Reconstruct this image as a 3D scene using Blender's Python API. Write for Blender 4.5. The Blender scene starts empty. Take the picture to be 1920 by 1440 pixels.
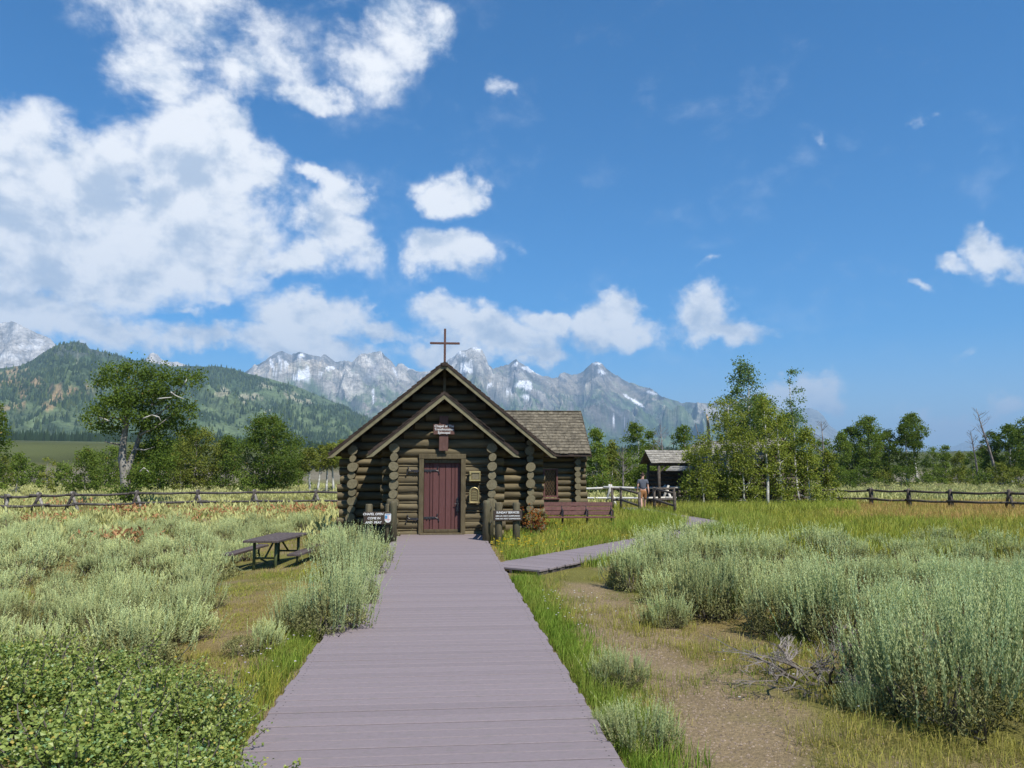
import bpy, math, random
import numpy as np
from mathutils import Vector, Matrix, Euler

random.seed(7)
RNG = np.random.default_rng(11)
sc = bpy.context.scene
COL = sc.collection
R = math.radians

# ------------------------------------------------------------------ camera
FPX, CX, CY, EYE = 1450.0, 960.0, 720.0, 1.72      # focal length and centre in photo pixels, eye height in metres
PITCH = math.atan(159 / FPX)
YAW = math.atan(128 / FPX * math.cos(PITCH))
cam = bpy.data.cameras.new('camera')
cam.sensor_width = 36.0
cam.lens = FPX / 1920 * 36
cam.clip_start = 0.1
cam.clip_end = 90000
camo = bpy.data.objects.new('camera', cam)
camo.location = (0, 0, EYE)
camo.rotation_euler = (R(90) + PITCH, 0, -YAW)
COL.objects.link(camo)
sc.camera = camo

# ------------------------------------------------------------------ sun, sky, exposure
SUN_AZ, SUN_EL = R(180 - 32), R(55)                # clockwise from +Y, elevation
sun = bpy.data.lights.new('sun', 'SUN')
sun.energy = 5.0
sun.angle = R(0.53)
sun.color = (1.0, 0.955, 0.88)
suno = bpy.data.objects.new('sun', sun)
TOSUN = Vector((math.sin(SUN_AZ) * math.cos(SUN_EL), math.cos(SUN_AZ) * math.cos(SUN_EL), math.sin(SUN_EL)))
suno.rotation_euler = TOSUN.to_track_quat('Z', 'Y').to_euler()
suno.location = (20, -20, 40)
COL.objects.link(suno)
sc.view_settings.view_transform = 'Standard'
sc.view_settings.look = 'None'
sc.view_settings.exposure = 0.55
sc.view_settings.gamma = 1.0
sc.view_settings.use_curve_mapping = False
cy = sc.cycles
cy.max_bounces = 4
cy.diffuse_bounces = 2
cy.glossy_bounces = 2
cy.transmission_bounces = 4
cy.volume_bounces = 0
cy.transparent_max_bounces = 8
cy.use_denoising = True
cy.sample_clamp_indirect = 4.0

_c, _s = math.cos(YAW), math.sin(YAW)
RIGHT = Vector((_c, -_s, 0))
FH = Vector((_s, _c, 0))
FWD = FH * math.cos(PITCH) + Vector((0, 0, math.sin(PITCH)))
UPV = -FH * math.sin(PITCH) + Vector((0, 0, math.cos(PITCH)))

def ray(px, py):
    return (FWD + RIGHT * ((px - CX) / FPX) - UPV * ((py - CY) / FPX))

def at(px, py, Y):
    """the point on the plane y = Y that a photo pixel looks at"""
    d = ray(px, py)
    return Vector((0, 0, EYE)) + d * (Y / d.y)

# ------------------------------------------------------------------ numpy noise
def _hash(ix, iy, seed):
    h = (ix.astype(np.int64) * 374761393 + iy.astype(np.int64) * 668265263 + seed * 1442695041) & 0x7fffffff
    h = ((h ^ (h >> 13)) * 1274126177) & 0x7fffffff
    h = ((h ^ (h >> 16)) * 974634777) & 0x7fffffff
    return ((h ^ (h >> 11)) & 0xffff) / 65535.0

def vnoise(x, y, seed=0):
    x = np.asarray(x, float); y = np.asarray(y, float)
    ix = np.floor(x); iy = np.floor(y)
    fx = x - ix; fy = y - iy
    u = fx * fx * fx * (fx * (fx * 6 - 15) + 10); v = fy * fy * fy * (fy * (fy * 6 - 15) + 10)
    a = _hash(ix, iy, seed); b = _hash(ix + 1, iy, seed); c = _hash(ix, iy + 1, seed); d = _hash(ix + 1, iy + 1, seed)
    return (a * (1 - u) + b * u) * (1 - v) + (c * (1 - u) + d * u) * v

def fbm(x, y, octv=5, seed=0, gain=0.5):
    s = 0; a = 1; t = 0
    for o in range(octv):
        s = s + a * vnoise(x * 2 ** o + o * 17.3, y * 2 ** o - o * 9.1, seed + o)
        t += a; a *= gain
    return s / t

def ridged(x, y, octv=5, seed=0, gain=0.55):
    s = 0; a = 1; t = 0
    for o in range(octv):
        n = 1 - np.abs(2 * vnoise(x * 2 ** o + o * 13.7, y * 2 ** o + o * 5.3, seed + o) - 1)
        s = s + a * n * n
        t += a; a *= gain
    return s / t

def sstep(a, b, x):
    t = np.clip((np.asarray(x, float) - a) / (b - a), 0, 1)
    return t * t * (3 - 2 * t)

# ------------------------------------------------------------------ terrain height
def gz(x, y):
    x = np.asarray(x, float); y = np.asarray(y, float)
    d = np.hypot(x, y)
    az = np.arctan2(x, np.maximum(y, 1e-3))
    e = 0.020 + 0.0125 * sstep(0.0, 0.35, -az)
    z = -0.11 - 0.26 * sstep(20, 40, y)
    z = z - 0.30 * sstep(1.6, 5.0, -x) * sstep(7, 15, y) * (1 - sstep(24, 40, y))
    z = z - 0.10 * sstep(50, 90, y)
    amp = 0.05 * sstep(1.5, 3.0, np.abs(x)) * (1 - 0.7 * ((np.abs(x - 9.5) < 2) & (y > 15) & (y < 45)))
    z = z + amp * (fbm(x * 0.7, y * 0.7, 3, 5) - 0.5) * 2
    z = z + 0.5 * sstep(45, 90, d) * (fbm(x * 0.05, y * 0.05, 3, 9) - 0.5)
    z = z + sstep(150, 420, d) * e * 420 + e * np.maximum(0, d - 420)
    return z

def g1(x, y):
    return float(gz(np.array([x]), np.array([y]))[0])

def gp(px, py):
    """the ground point a photo pixel looks at"""
    d = ray(px, py); z = -0.2; p = None
    for _ in range(12):
        t = (z - EYE) / d.z
        p = Vector((0, 0, EYE)) + d * t
        z = 0.5 * z + 0.5 * g1(p.x, p.y)
    return Vector((p.x, p.y, g1(p.x, p.y)))

def project(P):
    """world points (N,3) -> photo pixels"""
    Q = P - np.array([0, 0, EYE])
    r = Q @ np.array(RIGHT); u = Q @ np.array(UPV); f = Q @ np.array(FWD)
    return CX + FPX * r / f, CY - FPX * u / f

# ------------------------------------------------------------------ mesh builder
class MB:
    def __init__(self):
        self.V = []; self.F = []; self.C = []; self.M = []; self.n = 0
    def add(self, V, F, C=None, m=0):
        V = np.asarray(V, float); F = np.asarray(F, int)
        if len(V) == 0: return
        if C is None: C = np.ones((len(V), 3)) * 0.5
        C = np.asarray(C, float)
        if C.ndim == 1: C = np.tile(C, (len(V), 1))
        self.V.append(V); self.F.append(F + self.n); self.C.append(C); self.M.append(np.full(len(F), m)); self.n += len(V)
    def faces(self, V, faces, C=None, m=0):
        """faces of mixed length"""
        by = {}
        for f in faces: by.setdefault(len(f), []).append(f)
        V = np.asarray(V, float); first = True
        for k, fs in by.items():
            if first:
                self.add(V, fs, C, m); base = self.n - len(V); first = False
            else:
                self.F.append(np.asarray(fs, int) + base); self.M.append(np.full(len(fs), m))
    def box(self, c, s, rot=None, m=0, C=None, bev=0.0):
        hx, hy, hz = s[0] / 2, s[1] / 2, s[2] / 2
        if bev > 0:
            b = bev; V = []
            for z, k in ((-hz, 1), (-hz + b, 0), (hz - b, 0), (hz, 1)):
                xx, yy = hx - b * k, hy - b * k
                V += [(-xx + b, -yy, z), (xx - b, -yy, z), (xx, -yy + b, z), (xx, yy - b, z), (xx - b, yy, z), (-xx + b, yy, z), (-xx, yy - b, z), (-xx, -yy + b, z)]
            fs = [tuple(range(7, -1, -1)), tuple(range(24, 32))]
            for l in range(3):
                for k in range(8): fs.append((l * 8 + k, l * 8 + (k + 1) % 8, l * 8 + 8 + (k + 1) % 8, l * 8 + 8 + k))
        else:
            V = [(x, y, z) for z in (-hz, hz) for y in (-hy, hy) for x in (-hx, hx)]
            fs = [(0, 2, 3, 1), (4, 5, 7, 6), (0, 1, 5, 4), (2, 6, 7, 3), (0, 4, 6, 2), (1, 3, 7, 5)]
        V = np.array(V)
        if rot is not None: V = V @ np.array(rot.to_3x3() if hasattr(rot, 'to_3x3') else rot).T
        self.faces(V + np.array(c), fs, C, m)
        return self
    def tube(self, pts, rad, n=8, m=0, C=None, cap=True):
        P = np.array([tuple(p) for p in pts], float); k = len(P)
        rad = np.broadcast_to(np.asarray(rad, float), (k,))
        T = np.gradient(P, axis=0); T /= np.linalg.norm(T, axis=1)[:, None] + 1e-9
        a = np.array([0, 0, 1.0]) if abs(T[0, 2]) < 0.9 else np.array([1.0, 0, 0])
        ang = np.arange(n) * 2 * math.pi / n; V = []
        for i in range(k):
            s = np.cross(T[i], a); s /= np.linalg.norm(s) + 1e-9
            a = np.cross(s, T[i])
            V.append(P[i] + rad[i] * (np.cos(ang)[:, None] * s + np.sin(ang)[:, None] * a))
        V = np.concatenate(V)
        fs = [(i * n + j, i * n + (j + 1) % n, (i + 1) * n + (j + 1) % n, (i + 1) * n + j) for i in range(k - 1) for j in range(n)]
        if cap: fs += [tuple(range(n - 1, -1, -1)), tuple(range((k - 1) * n, k * n))]
        self.faces(V, fs, C, m)
        return self
    def prism(self, poly, y0, y1, m=0, C=None):
        """an outline in x,z extruded along y"""
        n = len(poly)
        V = [(x, y0, z) for x, z in poly] + [(x, y1, z) for x, z in poly]
        fs = [tuple(range(n)), tuple(range(2 * n - 1, n - 1, -1))] + [(i, i + n, (i + 1) % n + n, (i + 1) % n) for i in range(n)]
        self.faces(V, fs, C, m)
        return self
    def mesh(self, name, mats, smooth=False):
        me = bpy.data.meshes.new(name)
        V = np.concatenate(self.V)
        me.vertices.add(len(V)); me.vertices.foreach_set('co', V.ravel())
        lv = np.concatenate([f.ravel() for f in self.F])
        lt = np.concatenate([np.full(len(f), f.shape[1]) for f in self.F])
        ls = np.concatenate([[0], np.cumsum(lt)[:-1]])
        me.loops.add(len(lv)); me.loops.foreach_set('vertex_index', lv)
        me.polygons.add(len(lt)); me.polygons.foreach_set('loop_start', ls); me.polygons.foreach_set('loop_total', lt)
        me.polygons.foreach_set('material_index', np.concatenate(self.M))
        me.polygons.foreach_set('use_smooth', np.full(len(lt), smooth))
        C = np.concatenate(self.C)
        ca = me.color_attributes.new('Col', 'FLOAT_COLOR', 'POINT')
        ca.data.foreach_set('color', np.concatenate([C, np.ones((len(C), 1))], 1).ravel())
        for mm in (mats if isinstance(mats, (list, tuple)) else [mats]): me.materials.append(mm)
        me.update(calc_edges=True); me.validate()
        return me

def put(name, me, parent=None, loc=(0, 0, 0), rot=(0, 0, 0), scale=(1, 1, 1), **props):
    o = bpy.data.objects.new(name, me)
    o.location = loc; o.rotation_euler = rot; o.scale = scale
    COL.objects.link(o)
    if parent is not None: o.parent = parent
    for k, v in props.items():
        if v is not None: o[k] = v
    return o

def thing(name, label, cat, loc=(0, 0, 0), rz=0.0, group=None):
    o = bpy.data.objects.new(name, None)
    o.empty_display_size = 0.2
    o.location = loc; o.rotation_euler = (0, 0, rz)
    COL.objects.link(o)
    o['label'] = label; o['category'] = cat
    if group: o['group'] = group
    return o

def part(name, mb, mats, parent, smooth=False, **kw):
    return put(name, mb.mesh(name, mats, smooth), parent, **kw)

# ------------------------------------------------------------------ materials
def nodes(name):
    m = bpy.data.materials.new(name); m.use_nodes = True
    nt = m.node_tree; nt.nodes.clear()
    out = nt.nodes.new('ShaderNodeOutputMaterial')
    return m, nt, out

def N(nt, typ, **kw):
    n = nt.nodes.new(typ)
    for k, v in kw.items():
        if k.startswith('i_'):
            key = k[2:]
            n.inputs[int(key) if key.isdigit() else key].default_value = v
        else: setattr(n, k, v)
    return n

def math_node(nt, op, a, b=None, clamp=False):
    n = nt.nodes.new('ShaderNodeMath'); n.operation = op; n.use_clamp = clamp
    for i, v in enumerate((a, b)):
        if v is None: continue
        if isinstance(v, (int, float)): n.inputs[i].default_value = v
        else: nt.links.new(v, n.inputs[i])
    return n.outputs[0]

def mixc(nt, fac, a, b, blend='MIX'):
    n = nt.nodes.new('ShaderNodeMix'); n.data_type = 'RGBA'; n.blend_type = blend
    for sock, v in ((n.inputs['Factor'], fac), (n.inputs['A'], a), (n.inputs['B'], b)):
        if isinstance(v, (int, float)): sock.default_value = v
        elif isinstance(v, (tuple, list)): sock.default_value = (*v[:3], 1)
        else: nt.links.new(v, sock)
    return n.outputs['Result']

def noise(nt, scale, detail=4, rough=0.55, stretch=None, coord='Object'):
    tc = nt.nodes.new('ShaderNodeTexCoord')
    if coord == 'Position':
        src = nt.nodes.new('ShaderNodeNewGeometry').outputs['Position']
    else: src = tc.outputs[coord]
    if stretch:
        mp = nt.nodes.new('ShaderNodeMapping'); mp.inputs['Scale'].default_value = stretch
        nt.links.new(src, mp.inputs['Vector']); src = mp.outputs[0]
    n = N(nt, 'ShaderNodeTexNoise', i_Scale=scale, i_Detail=detail, i_Roughness=rough)
    nt.links.new(src, n.inputs['Vector'])
    return n.outputs['Fac']

def ramp01(nt, v, lo, hi):
    n = nt.nodes.new('ShaderNodeMapRange'); n.interpolation_type = 'SMOOTHSTEP'
    n.inputs['From Min'].default_value = lo; n.inputs['From Max'].default_value = hi
    nt.links.new(v, n.inputs['Value'])
    return n.outputs[0]

def surf(name, c1, c2, scale=6, rough=0.8, stretch=None, bump=0.0, bscale=None, rnd=0.0, coord='Object', spec=0.3, third=None, lo=0.3, hi=0.7, metal=0.0):
    m, nt, out = nodes(name)
    b = N(nt, 'ShaderNodeBsdfPrincipled', i_Roughness=rough)
    b.inputs['Specular IOR Level'].default_value = spec
    b.inputs['Metallic'].default_value = metal
    f = ramp01(nt, noise(nt, scale, 5, 0.6, stretch, coord), lo, hi)
    c = mixc(nt, f, c1, c2)
    if third:
        c = mixc(nt, ramp01(nt, noise(nt, scale * 0.31, 4, 0.6, stretch, coord), 0.5, 0.75), c, third)
    if rnd:
        oi = nt.nodes.new('ShaderNodeObjectInfo')
        k = math_node(nt, 'MULTIPLY_ADD', oi.outputs['Random'], rnd * 2)
        nt.nodes[-1].inputs[2].default_value = 1 - rnd
        hsv = nt.nodes.new('ShaderNodeHueSaturation'); nt.links.new(c, hsv.inputs['Color']); nt.links.new(k, hsv.inputs['Value'])
        c = hsv.outputs[0]
    nt.links.new(c, b.inputs['Base Color'])
    if bump:
        bn = nt.nodes.new('ShaderNodeBump'); bn.inputs['Strength'].default_value = 1.0; bn.inputs['Distance'].default_value = bump
        nt.links.new(noise(nt, bscale or scale * 2, 5, 0.65, stretch, coord), bn.inputs['Height'])
        nt.links.new(bn.outputs[0], b.inputs['Normal'])
    nt.links.new(b.outputs[0], out.inputs[0])
    return m

def leafmat(name, trans=0.35, rnd=0.12, gloss=0.0, tint=(1, 1, 1)):
    """colour from the vertex colours, some light let through"""
    m, nt, out = nodes(name)
    a = N(nt, 'ShaderNodeAttribute', attribute_name='Col')
    oi = nt.nodes.new('ShaderNodeObjectInfo')
    k = math_node(nt, 'MULTIPLY_ADD', oi.outputs['Random'], rnd * 2); nt.nodes[-1].inputs[2].default_value = 1 - rnd
    hsv = nt.nodes.new('ShaderNodeHueSaturation'); nt.links.new(a.outputs['Color'], hsv.inputs['Color']); nt.links.new(k, hsv.inputs['Value'])
    c = mixc(nt, 1.0, hsv.outputs[0], tint, 'MULTIPLY')
    d = nt.nodes.new('ShaderNodeBsdfDiffuse'); t = nt.nodes.new('ShaderNodeBsdfTranslucent')
    nt.links.new(c, d.inputs[0])
    c2 = mixc(nt, 1.0, c, (1.1, 1.15, 0.6), 'MULTIPLY'); nt.links.new(c2, t.inputs[0])
    mx = N(nt, 'ShaderNodeMixShader', i_0=trans)
    nt.links.new(d.outputs[0], mx.inputs[1]); nt.links.new(t.outputs[0], mx.inputs[2])
    o = mx.outputs[0]
    if gloss:
        gl = N(nt, 'ShaderNodeBsdfGlossy', i_Roughness=0.45); m2 = N(nt, 'ShaderNodeMixShader', i_0=gloss)
        nt.links.new(o, m2.inputs[1]); nt.links.new(gl.outputs[0], m2.inputs[2]); o = m2.outputs[0]
    nt.links.new(o, out.inputs[0])
    return m

M = {}
M['log'] = surf('log', (0.082, 0.064, 0.032), (0.152, 0.122, 0.066), 9, 0.75, (0.16, 1, 1), 0.012, 14, 0.16, 'Position', third=(0.066, 0.050, 0.027))
M['logend'] = surf('logend', (0.135, 0.115, 0.066), (0.19, 0.165, 0.10), 22, 0.85, None, 0.004, 30, 0.12, 'Position')
M['barge'] = surf('barge', (0.165, 0.146, 0.08), (0.23, 0.205, 0.12), 7, 0.7, (1, 1, 1), 0.004, 20, 0.06, 'Position')
M['trim'] = surf('trim', (0.075, 0.058, 0.030), (0.125, 0.10, 0.054), 10, 0.75, (2, 2, 0.4), 0.004, 20, 0.05, 'Position')
M['door'] = surf('door', (0.098, 0.040, 0.036), (0.128, 0.054, 0.048), 14, 0.6, (3, 3, 0.3), 0.002, 30, 0.08, 'Position')
M['redwood'] = surf('redwood', (0.095, 0.042, 0.036), (0.15, 0.068, 0.058), 12, 0.65, None, 0.002, 30, 0.1, 'Position')
M['crosswood'] = surf('crosswood', (0.095, 0.048, 0.038), (0.135, 0.072, 0.058), 14, 0.7, (2, 2, 0.4), 0.002, 30, 0.0, 'Position')
M['shingle'] = surf('shingle', (0.082, 0.070, 0.048), (0.175, 0.152, 0.110), 9, 0.9, (1, 1, 1), 0.006, 26, 0.26, 'Position')
M['shinglegrey'] = surf('shinglegrey', (0.16, 0.148, 0.125), (0.29, 0.275, 0.24), 9, 0.9, (1, 1, 1), 0.006, 26, 0.22, 'Position')
M['roofdark'] = surf('roofdark', (0.035, 0.024, 0.019), (0.066, 0.048, 0.037), 9, 0.9, None, 0.006, 26, 0.15, 'Position')
M['iron'] = surf('iron', (0.012, 0.012, 0.015), (0.03, 0.03, 0.035), 30, 0.5, None, 0.001, 60, spec=0.5)
M['brass'] = surf('brass', (0.30, 0.25, 0.11), (0.42, 0.36, 0.18), 40, 0.45, None, 0.001, 60, metal=0.4)
M['bronze'] = surf('bronze', (0.12, 0.09, 0.04), (0.20, 0.15, 0.07), 60, 0.5, None, 0.002, 90, metal=0.3)
M['glass'] = surf('glass', (0.02, 0.012, 0.012), (0.035, 0.02, 0.018), 4, 0.08, None, spec=0.6)
M['white'] = surf('white', (0.62, 0.62, 0.60), (0.72, 0.72, 0.70), 30, 0.6)
M['signbrown'] = surf('signbrown', (0.044, 0.031, 0.023), (0.062, 0.044, 0.033), 18, 0.6, (0.4, 1, 3), 0.001, 30, 0.0, 'Position')
M['post'] = surf('post', (0.078, 0.065, 0.036), (0.135, 0.115, 0.068), 10, 0.85, (2, 2, 0.3), 0.006, 16, 0.1, 'Position', third=(0.08, 0.085, 0.05))
M['shieldblue'] = surf('shieldblue', (0.06, 0.22, 0.42), (0.08, 0.26, 0.46), 30, 0.5)
M['shieldred'] = surf('shieldred', (0.55, 0.25, 0.27), (0.58, 0.28, 0.30), 30, 0.5)
M['fence'] = surf('fence', (0.036, 0.032, 0.030), (0.115, 0.10, 0.09), 8, 0.85, None, 0.01, 14, 0.12, 'Position')
M['fencepale'] = surf('fencepale', (0.13, 0.12, 0.10), (0.30, 0.28, 0.25), 8, 0.85, None, 0.01, 14, 0.15, 'Position')
M['fencewhite'] = surf('fencewhite', (0.5, 0.48, 0.43), (0.68, 0.66, 0.61), 8, 0.85, None, 0.006, 14, 0.06, 'Position')
M['railwood'] = surf('railwood', (0.055, 0.045, 0.036), (0.12, 0.10, 0.08), 10, 0.85, None, 0.004, 20, 0.1, 'Position')
M['deck'] = surf('deck', (0.190, 0.156, 0.164), (0.232, 0.193, 0.198), 90, 0.8, (0.3, 1, 1), 0.0012, 160, 0.05, 'Position', lo=0.2, hi=0.8, third=(0.180, 0.158, 0.152))
M['stringer'] = surf('stringer', (0.05, 0.042, 0.04), (0.10, 0.085, 0.08), 8, 0.85, None, 0.003, 20)
M['tabletop'] = surf('tabletop', (0.058, 0.044, 0.040), (0.105, 0.082, 0.075), 14, 0.75, (3, 0.4, 1), 0.003, 30, 0.12)
M['greensteel'] = surf('greensteel', (0.065, 0.085, 0.035), (0.10, 0.12, 0.05), 12, 0.55, None, 0.001, 40)
M['bark'] = surf('bark', (0.16, 0.145, 0.12), (0.34, 0.32, 0.28), 5, 0.9, (1, 1, 0.3), 0.03, 9, 0.1, 'Position')
M['whitebark'] = surf('whitebark', (0.36, 0.35, 0.30), (0.62, 0.61, 0.55), 4, 0.85, (1, 1, 1.5), 0.01, 9, 0.08, 'Position', third=(0.10, 0.09, 0.075))
M['deadwood'] = surf('deadwood', (0.13, 0.11, 0.10), (0.27, 0.24, 0.22), 6, 0.9, (1, 1, 0.4), 0.01, 12, 0.1, 'Position')
M['sagewood'] = surf('sagewood', (0.07, 0.055, 0.045), (0.15, 0.13, 0.11), 18, 0.95, None, 0.004, 40, 0.1)
M['greytwig'] = surf('greytwig', (0.17, 0.145, 0.13), (0.31, 0.275, 0.25), 18, 0.95, None, 0.003, 40)
M['stone'] = surf('stone', (0.30, 0.27, 0.22), (0.46, 0.42, 0.35), 8, 0.9, None, 0.01, 20)
M['leaf'] = leafmat('leaf', 0.35, 0.12, 0.0, (1.28, 1.22, 1.1))
M['sage'] = leafmat('sage', 0.18, 0.15, 0.0, (1.30, 1.28, 1.12))
M['grass'] = leafmat('grass', 0.30, 0.0, 0.0, (.98, 1.02, .82))
M['shrubleaf'] = leafmat('shrubleaf', 0.28, 0.08, 0.04, (1.15, 1.05, .95))
M['petal'] = leafmat('petal', 0.25, 0.0)

def attr_ground(name):
    m, nt, out = nodes(name)
    b = N(nt, 'ShaderNodeBsdfPrincipled', i_Roughness=0.95); b.inputs['Specular IOR Level'].default_value = 0.1
    a = N(nt, 'ShaderNodeAttribute', attribute_name='Col')
    n1 = noise(nt, 1.3, 6, 0.7, None, 'Position'); n2 = noise(nt, 28, 5, 0.7, None, 'Position'); n3 = noise(nt, 160, 3, 0.6, None, 'Position')
    k = math_node(nt, 'ADD', math_node(nt, 'MULTIPLY', n1, 0.7), math_node(nt, 'ADD', math_node(nt, 'MULTIPLY', n2, 1.3), math_node(nt, 'MULTIPLY', n3, 0.9)))
    k = math_node(nt, 'SUBTRACT', k, 0.55)
    hsv = nt.nodes.new('ShaderNodeHueSaturation'); nt.links.new(a.outputs['Color'], hsv.inputs['Color']); nt.links.new(k, hsv.inputs['Value'])
    nt.links.new(hsv.outputs[0], b.inputs['Base Color'])
    bn = nt.nodes.new('ShaderNodeBump'); bn.inputs['Distance'].default_value = 0.03
    nt.links.new(n2, bn.inputs['Height']); nt.links.new(bn.outputs[0], b.inputs['Normal'])
    nt.links.new(b.outputs[0], out.inputs[0])
    return m
M['ground'] = attr_ground('ground')

def attr_mountain(name, scale):
    m, nt, out = nodes(name)
    b = N(nt, 'ShaderNodeBsdfPrincipled', i_Roughness=0.95); b.inputs['Specular IOR Level'].default_value = 0.05
    a = N(nt, 'ShaderNodeAttribute', attribute_name='Col')
    n1 = noise(nt, scale, 6, 0.7, (1, 1, 1.7), 'Position'); n2 = noise(nt, scale * 5, 4, 0.65, (1, 1, 1.7), 'Position')
    k = math_node(nt, 'ADD', math_node(nt, 'MULTIPLY', n1, 2.0), math_node(nt, 'MULTIPLY', n2, 2.2)); k = math_node(nt, 'MAXIMUM', math_node(nt, 'SUBTRACT', k, 1.1), 0.3)
    hsv = nt.nodes.new('ShaderNodeHueSaturation'); nt.links.new(a.outputs['Color'], hsv.inputs['Color']); nt.links.new(k, hsv.inputs['Value'])
    nt.links.new(hsv.outputs[0], b.inputs['Base Color'])
    nt.links.new(b.outputs[0], out.inputs[0])
    return m
M['mountain'] = attr_mountain('mountain', 0.006)
M['foothill'] = attr_mountain('foothill', 0.012)

# ------------------------------------------------------------------ world: Nishita sky with cumulus
CLOUDS = [  # centre and half axes in photo pixels (directions), tilt, strength
    (100, 370, 270, 130, 0, 1.5), (400, 325, 140, 120, 0, 1.5), (320, 440, 210, 110, 0, 1.45), (40, 490, 240, 95, 0, 1.35), (460, 450, 100, 80, 0, 1.0), (180, 480, 200, 90, 0, 1.3),
    (60, 590, 210, 56, 0, 1.1), (210, 620, 140, 44, 0, 1.0), (250, 530, 150, 45, 0, .6),
    (330, 50, 190, 100, 0, .62), (290, 160, 110, 85, 0, .85), (430, 120, 120, 85, 0, .66), (330, 230, 95, 60, 0, .5), (500, 40, 120, 60, 0, .36),
    (760, 50, 110, 75, -25, .74), (670, 120, 110, 60, -30, .62), (580, 180, 85, 32, -10, .75), (925, 155, 40, 34, 0, .62),
    (620, 440, 85, 70, -30, .95), (555, 480, 100, 45, 0, .85), (650, 375, 50, 45, 0, .85), (610, 325, 50, 20, -25, .75),
    (862, 355, 52, 46, 0, .92), (800, 340, 30, 20, 0, .5), (838, 475, 75, 44, 0, .95), (845, 580, 54, 32, -10, 1.0),
    (590, 600, 120, 55, -10, 1.1), (560, 648, 170, 46, 0, 1.2), (710, 605, 66, 30, -15, .95), (365, 640, 74, 34, 0, 1.1), (340, 580, 40, 18, -20, .6), (420, 560, 50, 16, 0, .5),
    (930, 630, 130, 44, -15, 1.15), (1010, 605, 84, 28, -20, 1.0), (1015, 668, 64, 22, 0, .95), (830, 655, 76, 32, 0, 1.0),
    (1150, 612, 72, 46, 10, 1.1), (1175, 575, 48, 34, -50, .9), (1320, 590, 76, 50, -20, 1.1), (1345, 622, 95, 26, -10, 1.0),
    (1880, 460, 75, 42, -30, 1.0), (1790, 495, 62, 24, -15, .85), (1695, 545, 42, 13, -25, .65), (1565, 255, 34, 17, -35, .58), (1720, 220, 22, 14, 0, .42),
    (1500, 735, 100, 34, 0, 1.05), (1560, 750, 66, 20, 0, .95), (1760, 785, 85, 24, 0, .85), (1780, 675, 30, 18, 0, .6), (1850, 775, 80, 18, 0, .6), (975, 475, 40, 16, -20, .5), (1340, 505, 18, 12, 0, .5),
]
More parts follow.
